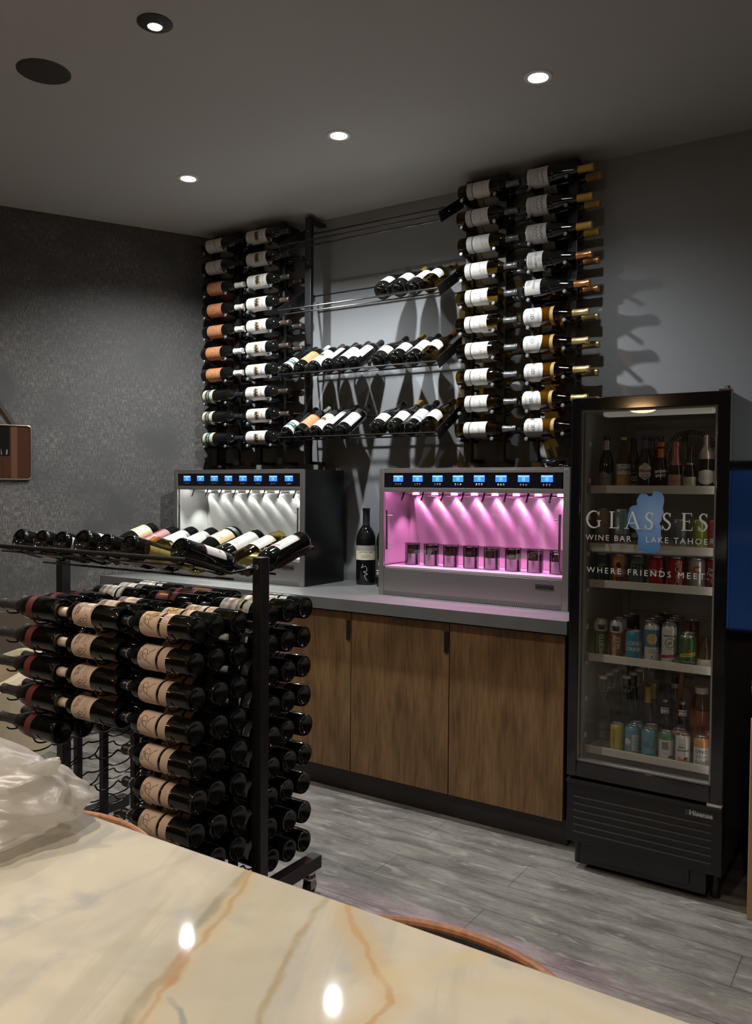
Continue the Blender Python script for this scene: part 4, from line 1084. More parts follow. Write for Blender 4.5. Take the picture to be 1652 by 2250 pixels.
for i, z in enumerate(SHZ):
    bm = BM()
    for q in range(17):
        y = -.655 + q * .028; cyl(bm, (2.302 - fx, y - fy, z - .004), (2.766 - fx, y - fy, z - .004), .0022, 6)
    for q in range(4):
        x = 2.32 + q * .14; cyl(bm, (x - fx, -.655 - fy, z - .0085), (x - fx, -.20 - fy, z - .0085), .0025, 6)
    s = fp('shelf', bm, mat('white_coated_wire', (.6, .6, .57), .4))
    bm = BM(); fb(bm, 2.306, 2.764, -.668, -.6615, z - .016, z + .013, 0, .002)
    for x in (2.303, 2.758): fb(bm, x, x + .009, -.669, -.6605, z - .017, z + .014, 1)
    fp('price_rail', bm, [mat('off_white_price_rail', (.66, .64, .58), .45), mat('clear_grey_clip', (.3, .3, .3), .4)], s)
# door
bm = BM()
gx0, gx1, gz0, gz1 = 2.298, 2.765, .405, 1.692
fb(bm, FX0, gx0, FYF, -.702, .347, 1.738, 0, .003); fb(bm, gx1, FX1, FYF, -.702, .347, 1.738, 0, .003)
fb(bm, gx0, gx1, FYF, -.702, gz1, 1.738, 0, .003); fb(bm, gx0, gx1, FYF, -.702, .347, gz0, 0, .003)
DR = fp('door', bm, BLACK_GLOSS)
bm = BM()
for a in ((gx0, gx0 + .006, gz0, gz1), (gx1 - .006, gx1, gz0, gz1), (gx0 + .006, gx1 - .006, gz0, gz0 + .006), (gx0 + .006, gx1 - .006, gz1 - .006, gz1)): fb(bm, a[0], a[1], -.738, -.71, a[2], a[3])
fp('glazing_trim', bm, mat('grey_glazing_trim', (.24, .24, .23), .4), DR)
bm = BM(); fb(bm, gx0 + .0065, gx1 - .0065, -.732, -.728, gz0 + .0065, gz1 - .0065); fp('glass_pane', bm, PANE, DR)
# lettering on the glass -------------------------------------------------
def fl(u, v, o): return (u - fx, -.7325 - o - fy, v)
LET = mat('white_vinyl_lettering', (.86, .86, .85), .5, emit=(.8, .8, .8), es=.04)  # faint emission lifts the lettering, though vinyl gives no light
def serif(ch, x0, z0, h, bm):
    T, t = .13, .045                              # thick and thin stroke
    S = []
    if ch == 'L': S = [([(.17, 0), (.17, 1)], T), ([(.03, .98), (.32, .98)], t), ([(.03, .02), (.58, .02)], t), ([(.57, .0), (.61, .22)], [.06, .01])]; w = .62
    elif ch == 'E': S = [([(.17, 0), (.17, 1)], T), ([(.03, .98), (.58, .98)], t), ([(.17, .53), (.47, .53)], t), ([(.03, .02), (.60, .02)], t), ([(.56, 1), (.60, .80)], [.06, .01]), ([(.47, .64), (.47, .42)], .03), ([(.59, .0), (.64, .22)], [.06, .01])]; w = .65
    elif ch == 'A': S = [([(.08, 0), (.44, 1.02)], t * 1.2), ([(.42, 1.02), (.80, 0)], T), ([(.2, .34), (.66, .34)], t), ([(-.04, .02), (.22, .02)], t), ([(.64, .02), (.95, .02)], t)]; w = .92
    elif ch == 'S':
        c = bez([(.46, .80), (.36, .96), (.20, .94), (.10, .76), (.20, .58), (.36, .46), (.46, .28), (.36, .06), (.18, .02), (.05, .22)], 6)
        n = len(c); S = [([(p.x, p.y) for p in c], [t + (T - t) * math.sin(PI * i / (n - 1)) ** 2 * 1.0 for i in range(n)]), ([(.46, .74), (.47, .98)], [.02, .05]), ([(.04, .28), (.035, .02)], [.02, .05])]; w = .55
    else:
        c = bez([(.78, .78), (.66, .95), (.46, 1.0), (.20, .86), (.06, .5), (.20, .14), (.46, 0), (.68, .05), (.80, .16)], 6)
        n = len(c); S = [([(p.x, p.y) for p in c], [t + (T - t) * math.sin(PI * i / (n - 1)) ** 2 for i in range(n)]), ([(.80, .06), (.80, .42)], T * .9), ([(.66, .43), (.94, .43)], t), ([(.79, .70), (.80, .98)], [.015, .05])]; w = .92
    for i, (p, wd) in enumerate(S): put(bm, stroke([(a * h, b * h) for a, b in p], [q * h for q in wd] if isinstance(wd, list) else wd * h), fl, x0, z0, 0, 0, .0012 + .00002 * i, 0)
    return w * h
bm = BM()
xs = [2.318, 2.402, 2.460, 2.528, 2.588, 2.652, 2.708]
for ch, x in zip('GLASSES', xs): serif(ch, x, 1.267, .060, bm)
fp('lettering', bm, LET, DR, 'large white serif lettering on the door glass', 0)
for s, x, z, sz, sp in (('WINE BAR', 2.400, 1.230, .0290, 1.30), ('LAKE TAHOE', 2.637, 1.230, .0290, 1.28), ('WHERE FRIENDS MEET.', 2.535, 1.1115, .0300, 1.42)):
    bm = BM(); put(bm, txt(s, sz, sp, .0), fl, x, z, 0, 0, .0012, 0)
    fp('lettering', bm, LET, DR, 'small white plain lettering on the door glass', 0)
m, nt, N, L, b = newmat('blue_lake_decal')
tc = N.new('ShaderNodeTexCoord'); mp = N.new('ShaderNodeMapping'); gd = N.new('ShaderNodeTexGradient'); gd.gradient_type = 'SPHERICAL'
mp.inputs['Location'].default_value = (-.26, 0, -10.48); mp.inputs['Scale'].default_value = (8, 0, 8)
rp = N.new('ShaderNodeValToRGB'); rp.color_ramp.elements[0].color = (.07, .22, .50, 1); rp.color_ramp.elements[1].color = (.34, .50, .78, 1)
L.new(tc.outputs['Object'], mp.inputs[0]); L.new(mp.outputs[0], gd.inputs[0]); L.new(gd.outputs[0], rp.inputs[0]); L.new(rp.outputs[0], b.inputs['Base Color'])
L.new(rp.outputs[0], b.inputs['Emission Color']); b.inputs['Emission Strength'].default_value = .05; b.inputs['Roughness'].default_value = .5  # faint emission makes the decal glow; it is no lamp
LAKE = m
lk = [(2.508, 1.388), (2.520, 1.393), (2.535, 1.389), (2.545, 1.383), (2.553, 1.386), (2.556, 1.400), (2.570, 1.400), (2.583, 1.396), (2.592, 1.386), (2.594, 1.362), (2.590, 1.340), (2.594, 1.322), (2.586, 1.312), (2.589, 1.300), (2.580, 1.290), (2.588, 1.276), (2.584, 1.258), (2.588, 1.240), (2.583, 1.222), (2.587, 1.200), (2.578, 1.188), (2.562, 1.184), (2.545, 1.184), (2.528, 1.188), (2.506, 1.190), (2.510, 1.206), (2.506, 1.222), (2.509, 1.240), (2.503, 1.254), (2.498, 1.264), (2.482, 1.272), (2.470, 1.286), (2.467, 1.304), (2.472, 1.322), (2.476, 1.342), (2.488, 1.350), (2.502, 1.352), (2.500, 1.368)]
random.seed(2)
fine = []
for i, p in enumerate(lk):
    q = lk[(i + 1) % len(lk)]
    for k in range(4): fine.append((p[0] + (q[0] - p[0]) * k / 4 + random.uniform(-.0012, .0012), p[1] + (q[1] - p[1]) * k / 4 + random.uniform(-.0012, .0012)))
bm = BM(); put(bm, polyvf(fine), fl, 0, 0, 0, 0, .0005, 0); fp('lake_decal', bm, LAKE, DR, 'blue lake-shaped decal', 0)
# base
bm = BM(); fb(bm, FX0, FX1, -.7395, -.7005, .10, .335, 0, .003)
for i in range(6):
    z = .137 + i * .0262
    fb(bm, 2.289, 2.773, -.7425, -.7392, z, z + .006, 1, .001); fb(bm, 2.289, 2.773, -.7399, -.7391, z - .010, z - .001, 2)
fb(bm, FX0, FX1, -.752, -.7392, .322, .3345, 0, .003)
g = fp('lower_grille', bm, [mat('satin_black_grille', (.009, .009, .010), .3), mat('grille_edge', (.10, .10, .10), .2, metal=.6), BLACK_PLASTIC])  # lighter edge metal paints a highlight along each slat
bm = BM(); fb(bm, 2.685, 2.778, -.7415, -.7392, .291, .312)
put(bm, txt('Hisense', .024, 1.0, .0006), lambda u, v, o: (u - fx, -.7416 - o - fy, v), 2.737, .3012, 0, 1, .0004, 0)
fp('badge', bm, [mat('grey_badge', (.05, .05, .05), .4), mat('silver_lettering', (.6, .6, .6), .4)], g, None, 0)
bm = BM(); fb(bm, 2.31, 2.755, -.725, -.2, .02, .0995, 0, .004); fb(bm, 2.35, 2.70, -.735, -.7255, .045, .0995)
fp('underframe', bm, BLACK_PLASTIC)
for x in (2.29, 2.775):
    for y in (-.67, -.22):
        bm = BM(); cyl(bm, (x - fx, y - fy, 0), (x - fx, y - fy, .0998), .017, 14); fp('foot', bm, BLACK_PLASTIC)
bm = BM(); fb(bm, 2.755, 2.803, -.7415, -.715, .3357, .3465); fb(bm, 2.762, 2.796, -.7425, -.7415, .336, .346, 0); fp('lower_hinge', bm, CAP_WHITE)
bm = BM(); fb(bm, 2.765, 2.806, -.735, -.69, 1.7385, 1.746, 0, .002); cyl(bm, (2.79 - fx, -.715 - fy, 1.746), (2.79 - fx, -.715 - fy, 1.756), .009, 14); fp('upper_hinge', bm, STEEL_SHINY)

# ------------------------------------------------------------------ cans and bottles inside the cooler
def can(kind, r, h, cols, marks=(), zones=(), lid=ALU):
    """aluminium can; zones = (z0, z1, material index) painted bands, marks lie on the wall"""
    bm = BM()
    zs = [.007, h - .016]
    for a, b_, _ in zones: zs += [a, b_]
    zs = sorted(set(zs))
    lathe(bm, [(r * .7, .004), (r * .74, 0), (r * .82, 0), (r, .007)], 32)
    for z0, z1 in zip(zs, zs[1:]):
        mi = 0
        for a, b_, k in zones:
            if a - 1e-6 <= z0 and z1 <= b_ + 1e-6: mi = k
        lathe(bm, [(r, z0), (r, z1)], 32, mi)
    mi = 0
    for a, b_, k in zones:
        if b_ >= h - .0165: mi = k
    lathe(bm, [(r, h - .016), (r * .97, h - .011), (r * .84, h - .003)], 32, mi)
    lathe(bm, [(0, .006), (r * .5, .0055), (r * .7, .004)], 32)
    bmesh.ops.remove_doubles(bm, verts=bm.verts[:], dist=1e-5)
    fn = cylmap(r)
    for m in marks: put(bm, m[0], fn, m[1], m[2], m[3], m[4], .0004 + .0003 * (len(m) > 5))
    body = mesh_of(bm, cols, 'can_body')
    bm = BM(); lathe(bm, [(r * .84, h - .0032), (r * .86, h - .001), (r * .84, h), (r * .79, h - .001), (r * .77, h - .005), (0, h - .005)], 32)
    box(bm, -.004, .012, -.0065, .0065, h - .0048, h - .0036)
    ld = mesh_of(bm, lid, 'lid')
    s = .142 / .166 if h > .16 else .139 / .155 if h > .15 else .104 / .132 if h > .125 else .109 / .122
    sr = max(s, .90)
    for me in (body, ld): me.transform(Matrix.Diagonal((sr, sr, s, 1)))
    KIND[kind] = [('can_body', body, None), ('lid', ld, None)]
def cm(n, c, rough=.32, metal=.25): return mat('can_' + n, c, rough, metal=metal)
W_ = cm('white', (.66, .66, .64)); K_ = cm('black', (.02, .02, .02)); SIL = cm('silver', (.5, .5, .5), .3, .8)
SLIM, SH, STD, TH = .0285, .155, .0325, .122
CANS = {'tall': .142 / .166}
can('mojito', SLIM, SH, [cm('leaf_green', (.06, .17, .04)), W_, K_], [(txt('MOJITO', .024, 1.0, .0007), .006, .053, PI / 2, 1), (txt('FIZZY', .0125, 1.0, .0012), .008, .129, 0, 2), (txt('BEEZ', .0125, 1.0, .0012), .008, .119, 0, 2)] + [(rectvf(.0015, .09), -.011, .055, 0, 1)], [(.108, .140, 1)])
can('mule', SLIM, SH, [cm('rust', (.36, .10, .035)), W_, K_], [(txt('MOSCOW', .020, 1.0, .0006), -.004, .052, PI / 2, 1), (txt('MULE', .020, 1.0, .0006), .012, .066, PI / 2, 1), (txt('FIZZY', .0125, 1.0, .0012), .0, .129, 0, 2), (txt('BEEZ', .0125, 1.0, .0012), .0, .119, 0, 2)], [(.108, .140, 1)])
can('longdrink', STD, TH, [cm('sky_blue', (.07, .32, .46)), W_], [(txt('LONG', .024, 1.0, .0007), 0, .072, 0, 1), (txt('DRINK', .022, 1.0, .0007), 0, .048, 0, 1)])
can('sunblue', SLIM, SH, [W_, cm('mid_blue', (.06, .22, .42)), cm('sun_yellow', (.75, .48, .09)), SIL, K_], [(circvf(.022, 28), 0, .098, 0, 2), (txt('HIGH', .012, 1.0), 0, .105, 0, 3, 1), (txt('NOON', .012, 1.0), 0, .092, 0, 3, 1), (txt('VODKA', .007), 0, .052, 0, 4), (txt('SELTZER', .007), 0, .044, 0, 4), (circvf(.003, 8), 0, .026, 0, 4), (txt('PEACH', .006), 0, .014, 0, 4)], [(.064, .134, 1)])
can('claw', SLIM + .0005, SH, [W_, K_, cm('magenta', (.42, .03, .12))], [(circvf(.019, 28, .0165), 0, .088, 0, 1), (txt('WHITE CLAW', .0085, 1.0, .0004), 0, .116, 0, 1), (squiggle(.018, .012, 6, .002), 0, .088, .5, 1), (txt('HARD SELTZER', .005), 0, .064, 0, 1), (polyvf([(-.04, -.009), (.04, .001), (.04, .013), (-.04, .003)]), 0, .034, 0, 2), (circvf(.004, 8), .012, .018, 0, 1)])
can('ginger', STD, TH, [cm('deep_green', (.015, .12, .04)), cm('bright_yellow', (.62, .55, .04)), W_, cm('red', (.5, .03, .02)), K_], [(polyvf([(-.034, -.012), (.034, -.002), (.034, .012), (-.034, .002)]), .0, .05, 0, 1), (txt('Schweppes', .0125), 0, .0505, .13, 4, 1), (circvf(.006, 14), .004, .066, 0, 3), (txt('GINGER ALE', .009), .002, .022, 0, 2)])
can('coke', STD, TH, [cm('red_cola', (.36, .012, .016)), W_], [(txt('Coca-Cola', .030, .95, .0004), 0, .066, 0, 1), (stroke([(-.034, .046), (-.012, .050), (.012, .044), (.034, .048)], .0025), 0, 0, 0, 1)])
can('coke_side', STD, TH, [cm('red_cola', (.36, .012, .016)), W_], [(txt('Coca-Cola', .026, .95, .0004), .004, .058, PI / 2, 1), (stroke([(.018, .01), (.022, .04), (.016, .08), (.020, .108)], .0025), 0, 0, 0, 1)])
can('coke_silver', STD, TH, [SIL, cm('red', (.5, .03, .02)), W_], [(circvf(.015, 22, .008), 0, .078, 0, 1), (rectvf(.010, .018), .012, .078, 0, 0, 1)])
can('pepper', STD, TH, [cm('maroon', (.26, .012, .02)), W_], [(txt('Dr', .018, 1.0, .0004), -.012, .078, 0, 1), (txt('Pepper', .02, 1.0, .0004), .0, .060, 0, 1), (circvf(.011, 18, .009), 0, .034, 0, 1), (txt('23', .01), 0, .034, 0, 1)])
can('tealcan', STD, TH, [cm('teal', (.012, .085, .085)), cm('lime', (.22, .30, .05)), cm('deep_blue', (.02, .06, .10))], [(polyvf([(-.01, .0), (-.003, .0), (-.012, .034)]), -.016, .02, 0, 1), (polyvf([(-.004, 0), (.004, 0), (.004, .044)]), -.012, .016, 0, 1), (polyvf([(0, 0), (.007, 0), (.012, .03)]), .02, .02, 0, 1), (squiggle(.03, .02, 9, .003), .0, .075, .4, 1)], [(.088, .106, 2)])
can('rosecan', STD, TH, [cm('coral', (.52, .14, .06)), W_, K_, cm('apricot', (.58, .30, .10))], [(txt('ROSE', .027, 1.0, .0012), 0, .050, 0, 1), (polyvf([(-.009, -.01), (.004, -.014), (.012, -.004), (.004, -.002), (.008, .006), (0, .010), (-.009, .006), (-.012, -.002)]), -.002, .082, 0, 2), (polyvf([(-.018, .03), (.018, .03), (.010, .012), (-.010, .012)]), 0, 0, 0, 2), (txt('CIDER', .006), 0, .022, 0, 1, 1)], [(.076, .106, 3)])
can('citrcan', STD, TH, [cm('slate', (.14, .17, .17)), K_, cm('bluegrey', (.09, .13, .15))], [(txt('CITR', .026, 1.0, .0014), 0, .078, 0, 1), (squiggle(.05, .03, 16, .0025), 0, .036, .2, 2), (rectvf(.05, .0016), 0, .062, 0, 1)], [(.094, .106, 2)])
can('tallpeach', STD, .166, [cm('pale_peach', (.42, .30, .22)), cm('rust2', (.34, .08, .04)), cm('aqua', (.20, .32, .32))], [(txt('cal', .02), .0, .092, 0, 1), (circvf(.012, 14), .01, .112, 0, 0), (rectvf(.06, .018), 0, .03, 0, 1)], [(.05, .064, 2)])
can('tallblue', STD, .166, [cm('pale_aqua', (.22, .33, .36)), W_, cm('rust2', (.34, .08, .04))], [(rectvf(.012, .06), -.01, .10, 0, 1), (rectvf(.05, .014), 0, .028, 0, 2)], [(.05, .058, 2)])
can('greycan', STD, TH, [cm('grey_blue', (.17, .21, .22)), K_], [(squiggle(.05, .03, 12, .0016), 0, .03, 0, 1), (squiggle(.05, .02, 12, .0012), 0, .045, .3, 1)])
can('limecan', STD, TH, [cm('yellow_green', (.26, .33, .05)), cm('dark_green', (.03, .08, .02))], [(squiggle(.05, .03, 12, .0016), 0, .03, 0, 1), (squiggle(.05, .02, 12, .0012), 0, .045, .3, 1)])
can('pinkcan', STD, TH, [cm('dusty_red', (.42, .06, .07)), W_], [(rectvf(.04, .02), 0, .04, 0, 1)])
can('yellowcan', SLIM, .132, [cm('golden_yellow', (.52, .42, .05)), cm('ochre', (.36, .27, .03))], [(rectvf(.012, .10), -.012, .058, 0, 1)])
can('qcan', SLIM + .001, .132, [cm('tonic_blue', (.12, .33, .44)), cm('navy', (.03, .08, .15)), W_], [(circvf(.017, 24, .0145), .006, .07, 0, 1), (stroke([(.012, .054), (.024, .048)], .003), 0, 0, 0, 1), (rectvf(.034, .013), .004, .014, 0, 1), (txt('SPARKLING', .006), .004, .014, 0, 2, 1), (squiggle(.03, .05, 8, .0012), -.016, .06, 1.2, 1)])
can('scan', SLIM + .001, .132, [cm('tonic_blue', (.12, .33, .44)), cm('navy', (.03, .08, .15)), W_], [(rectvf(.026, .075), .012, .06, 0, 2), (circvf(.016, 18), -.022, .062, 0, 2)] + [(rectvf(.022, .0016), .012, .03 + .008 * i, 0, 1, 1) for i in range(8)])
can('greentop', SLIM, .132, [W_, cm('mint_green', (.06, .28, .12)), K_, GREYINK, cm('purple', (.10, .04, .10))], [(rectvf(.026, .036), -.004, .072, 0, 3), (txt('5%', .009), -.002, .035, 0, 2), (rectvf(.022, .010), .02, .022, 0, 4)] + [(rectvf(.022, .0012), -.004, .058 + .006 * i, 0, 2, 1) for i in range(6)], [(.098, .116, 1)])
can('paloma', SLIM, .132, [W_, cm('salmon', (.62, .20, .10)), K_], [(txt('FINNISH', .006, 1.0), -.004, .092, 0, 2), (txt('SPICY', .011, 1.0, .0004), -.004, .078, 0, 2), (txt('MARGARITA', .009, 1.0, .0004), 0, .064, 0, 2), (polyvf([(-.02, .0), (.02, .0), (.02, .024), (.0, .016), (-.02, .026)]), 0, .012, 0, 1), (polyvf([(-.004, 0), (.008, .004), (.012, .016), (.0, .012)]), .006, .022, 0, 2, 1)])
can('under', SLIM + .0005, .132, [W_, cm('copper_orange', (.60, .28, .09)), GREYINK, INK], [(txt('UND', .021, 1.15, .0003), 0, .072, 0, 3), (txt('ERW', .021, 1.15, .0003), 0, .049, 0, 2), (txt('OOD', .021, 1.15, .0003), 0, .026, 0, 3)], [(.09, .116, 1)])
can('plaincan', SLIM, SH, [SIL, W_, K_], [(rectvf(.04, .05), 0, .09, 0, 1)])
can('browncan', SLIM, SH, [cm('brown_black', (.05, .03, .025)), W_], [(rectvf(.03, .03), 0, .09, 0, 1)])
can('greencan2', STD, TH, [cm('dusk_green', (.03, .08, .05)), W_], [(rectvf(.03, .02), 0, .05, 0, 1)])
# small bottles
def capm(r, z0, z1, m):
    bm = BM(); lathe(bm, [(r * .95, z0), (r, z0 + .001), (r, z1 - .001), (r * .9, z1), (0, z1)], 24); return mesh_of(bm, m, 'cap')
def neck(shape, z0, z1, m, off=.0007): return sleeve(shape, z0, m, off, z1)
def bottle2(kind, shape, glass, parts): KIND[kind] = [('glass_body', glass_body(shape, glass, 28), None)] + [(a, b_, None) for a, b_ in parts]
CH = [(PI / 6 + k * PI / 3) for k in range(6)]
bottle2('dark_silver', 'beer', DARK_GLASS, [('cap', capm(.0145, .209, .222, K_)), ('foil', neck('beer', .165, .205, SIL)), ('label', label_mesh(.030, .012, .07, .075, [mat('silvery_label', (.32, .32, .33), .35, metal=.5), REDLAB, GREYINK], [(txt('SIERRA', .012), 0, .004, 0, 1), (rectvf(.1, .003), 0, -.014, 0, 2)], lambda t: .006 * math.sin(t * 9)))])
bottle2('corona', 'beer', AMBER_GLASS, [('cap', capm(.0145, .209, .222, CAP_GOLD)), ('label', label_mesh(.0302, .062, .108, .075, [PAPER, mat('navy_ink', (.03, .05, .12), .5)], [(txt('Corona', .021, 1.0, .0005), 0, .0, 0, 1), (rectvf(.02, .003), 0, .016, 0, 1)])), ('lower_label', label_mesh(.0302, .006, .06, .075, [mat('beer_gold', (.45, .27, .06), .5), TAN], [(circvf(.009, 6), 0, -.005, 0, 1)]))])
bottle2('eightohfive', 'beer', DARK_GLASS, [('cap', capm(.0145, .209, .222, K_)), ('label', label_mesh(.0302, .012, .08, .05, [INK, WHITE], [(txt('805', .030, .9, .0008), 0, .0, 0, 1), (squiggle(.04, .008, 9, .002), 0, -.024, 0, 1), (squiggle(.03, .006, 7, .002), 0, .026, 0, 1)]))])
_hx = BM(); put(_hx, polyvf([(.032 * math.cos(a) * .95, .036 * math.sin(a)) for a in CH]), cylmap(.0302), 0, .074, 0, 0, .0007); put(_hx, txt('PERONI', .0145, 1.0, .0006), cylmap(.0302), 0, .076, 0, 1, .0012); put(_hx, circvf(.008, 14, .006), cylmap(.0302), 0, .096, 0, 1, .0012); put(_hx, rectvf(.03, .0025), cylmap(.0302), 0, .06, 0, 1, .0012); put(_hx, stroke([(-.014, .054), (0, .047), (.014, .054)], .004), cylmap(.0302), 0, 0, 0, 2, .0012)
bottle2('hexlabel', 'beer', DARK_GLASS, [('cap', capm(.0150, .207, .222, mat('navy_cap', (.03, .035, .06), .4))), ('neck_label', neck('beer', .168, .203, mat('navy_neck_label', (.05, .06, .12), .4))), ('label', mesh_of(_hx, [PAPER, REDLAB, mat('dark_swash', (.1, .05, .05), .5)], 'label'))])
bottle2('navycap', 'beer', DARK_GLASS, [('cap', capm(.0150, .207, .222, mat('navy_cap', (.03, .035, .06), .4))), ('neck_label', neck('beer', .168, .203, mat('navy_neck_label', (.05, .06, .12), .4)))])
bottle2('spritz', 'mini', RED_GLASS, [('cap', capm(.0155, .176, .195, mat('orange_cap', (.6, .13, .05), .4))), ('neck_label', neck('mini', .132, .168, mat('orange_neck', (.62, .17, .04), .4))), ('label', label_mesh(.0272, .075, .078, .03, [WHITE], [])), ('print', label_mesh(.0273, .04, .086, .001, [WHITE, WHITE], [(txt('APEROL', .0145, 1.0, .0008), 0, .011, .1, 1), (txt('SPRITZ', .0145, 1.0, .0008), 0, -.006, .1, 1)]))])
bottle2('pinkfoil', 'mini', DARK_GLASS, [('foil', sleeve('mini', .098, mat('pink_foil', (.45, .19, .20), .3, metal=.6))), ('label', label_mesh(.0272, .008, .06, .055, [mat('pink_label', (.48, .25, .22), .45), REDLAB], [(squiggle(.05, .014, 7, .002), 0, 0, 0, 1)]))])
bottle2('mini_dark', 'mini', DARK_GLASS, [('band', neck('mini', .112, .118, SIL)), ('label', label_mesh(.0272, .008, .058, .055, [mat('pale_gold_label', (.55, .55, .46), .4, metal=.3), GREYINK], [(txt('Wines', .012), 0, 0, 0, 1)]))])
bottle2('silverfoil', 'bordeaux', DARK_GLASS, [('foil', sleeve('bordeaux', .168, mat('rose_silver_foil', (.52, .42, .40), .3, metal=.7))), ('label', label_mesh(rB, .03, .11, .048, [PAPER, GREYINK], [(rectvf(.05, .0016), 0, y, 0, 1) for y in (.01, 0, -.01)], arch(.012), arch(.02)))])
KIND['short_foil'] = KIND['silverfoil']
bottle2('swingtop', 'swing', CLEAR_GLASS, [('stopper', capm(.017, .2995, .313, CORK)), ('bail_wire', None)])
_w = BM(); tube(_w, bez([(.0, .0185, .245), (.0, .022, .27), (.0, .0185, .306), (.0, 0, .3145), (.0, -.0185, .306), (.0, -.022, .27), (.0, -.0185, .245)], 4), .0013, 6); tube(_w, [(.0185 * math.cos(a), .0185 * math.sin(a), .247) for a in [2 * PI * i / 20 for i in range(20)]], .0013, 6, 0, True)
KIND['swingtop'][2] = ('bail_wire', mesh_of(_w, STEEL_SHINY, 'bail_wire'), None)
bottle2('yellowneck', 'bordeaux', DARK_GLASS, [('capsule', sleeve('bordeaux', .238, mat('mustard_capsule', (.52, .40, .08), .45)))])
bottle2('yellowneck', 'burgundy', DARK_GLASS, [('capsule', sleeve('burgundy', .222, mat('mustard_capsule', (.52, .40, .08), .45)))])
bottle2('zero', 'beer', GREEN_GLASS, [('cap', capm(.0145, .209, .220, SIL)), ('neck_label', label_mesh(.0165, .150, .186, .032, [WHITE, INK, REDLAB], [(txt('0.0', .014, 1.0, .0005), 0, -.004, 0, 1), (rectvf(.03, .004), 0, .011, 0, 2)]))])
bottle2('blackneck', 'bordeaux', GREEN_GLASS, [('capsule', sleeve('bordeaux', .19, K_))])
bottle2('ipneck', 'burgundy', OLIVE_GLASS, [('capsule', sleeve('burgundy', .262, K_)), ('neck_label', neck('burgundy', .238, .258, WHITE)), ('label', label_mesh(rU, .06, .13, .05, [PAPER_Y, INK], [(txt('0', .03), -.014, .0, 0, 1)]))])
bottle2('kombucha', 'growler', AMBER_GLASS, [('cap', capm(.024, .226, .25, CORK)), ('label', label_mesh(.0431, .10, .118, .001, [INK, INK], [(txt('CC', .026), 0, -.006, 0, 1)])), ('drink', None)])
_d = BM(); lathe(_d, [(0, .008), (.039, .008), (.040, .012), (.040, .168), (0, .168)], 28); KIND['kombucha'][3] = ('drink', mesh_of(_d, mat('ginger_drink', (.42, .20, .05), .3), 'drink'), None)
bottle2('medicine', 'jug', AMBER_GLASS, [('cap', capm(.0225, .162, .186, K_)), ('label', label_mesh(.0401, .012, .056, .07, [PAPER, GREYINK], [(rectvf(.04, .002), .01, .01, 0, 1), (rectvf(.014, .003), .006, -.002, 0, 1)]))])
bottle2('clearwine', 'bordeaux', CLEAR_GLASS, [('capsule', sleeve('bordeaux', .252, K_)), ('label', label_mesh(rB, .05, .12, .04, [PAPER_Y, GREYINK], [(rectvf(.03, .002), 0, 0, 0, 1)]))])

def resize(kind, s):
    ps = []
    for nm, me, q in KIND[kind]:
        m2 = me.copy(); m2.transform(Matrix.Diagonal((s, s, s, 1))); ps.append((nm, m2, q))
    KIND[kind] = ps
for k_, s_ in (('dark_silver', .89), ('corona', .87), ('eightohfive', .86), ('hexlabel', .89), ('navycap', .89), ('spritz', .88), ('pinkfoil', .90), ('mini_dark', .80), ('medicine', .60), ('swingtop', .865), ('yellowneck', .75), ('zero', .87), ('blackneck', .78), ('ipneck', .86)): resize(k_, s_)
KIND['short_foil'] = KIND['silverfoil']; resize('short_foil', .645)
KIND['back_wine'] = KIND['clearwine']; resize('back_wine', .70)
CIN = {'drink_can': 'drink can'}
def shelf_item(kind, x, y, si, label, bottle=False, a=None, cat=None):
    z = SHZ[si] - .0016
    a = random.uniform(-.15, .15) if a is None else a
    d = Vector((.26 + a, -.96, 0)).normalized()
    inst(kind, frame((x, y, z), (0, 0, 1), d), label, cat or ('bottle' if bottle else 'drink can'), None, 'drink_bottle' if bottle else 'drink_can')
random.seed(9)
A = 'on the top cooler shelf'
shelf_item('dark_silver', 2.352, -.615, 0, 'dark bottle with silver neck foil at the left of the top cooler shelf', True)
shelf_item('corona', 2.416, -.615, 0, 'pale beer bottle with white and gold label ' + A, True, 0)
shelf_item('eightohfive', 2.436, -.560, 0, 'dark beer bottle with white numerals ' + A, True, .0)
shelf_item('hexlabel', 2.496, -.620, 0, 'dark bottle with white six-sided label ' + A, True, 0)
shelf_item('navycap', 2.498, -.545, 0, 'navy-capped dark bottle behind the six-sided label ' + A, True)
shelf_item('navycap', 2.531, -.552, 0, 'navy-capped dark bottle behind the red spritz bottle ' + A, True)
shelf_item('spritz', 2.552, -.617, 0, 'red spritz bottle with orange neck ' + A, True, -.05)
shelf_item('pinkfoil', 2.604, -.619, 0, 'small bottle with pink foil ' + A, True)
shelf_item('mini_dark', 2.654, -.622, 0, 'small dark bottle with silver neck ring ' + A, True)
shelf_item('back_wine', 2.612, -.52, 0, 'pale glass bottle standing behind the small dark one ' + A, True)
shelf_item('silverfoil', 2.710, -.612, 0, 'silver-foiled sparkling bottle with white shield label ' + A, True) if False else None
shelf_item('short_foil', 2.706, -.618, 0, 'silver-foiled sparkling bottle with white shield label ' + A, True, 0)
shelf_item('short_foil', 2.735, -.560, 0, 'second silver-foiled sparkling bottle at the right edge ' + A, True, 0)
A = 'on the second cooler shelf'
shelf_item('tallpeach', 2.343, -.61, 1, 'tall peach-coloured can ' + A, cat='drink can')
shelf_item('tallblue', 2.412, -.615, 1, 'tall pale aqua can ' + A)
shelf_item('greencan2', 2.448, -.565, 1, 'dull green can behind the lake decal ' + A)
shelf_item('greycan', 2.620, -.62, 1, 'grey-blue can ' + A)
shelf_item('limecan', 2.686, -.615, 1, 'yellow-green can ' + A)
shelf_item('pinkcan', 2.733, -.585, 1, 'dusty red can at the right edge ' + A)
A = 'on the middle cooler shelf'
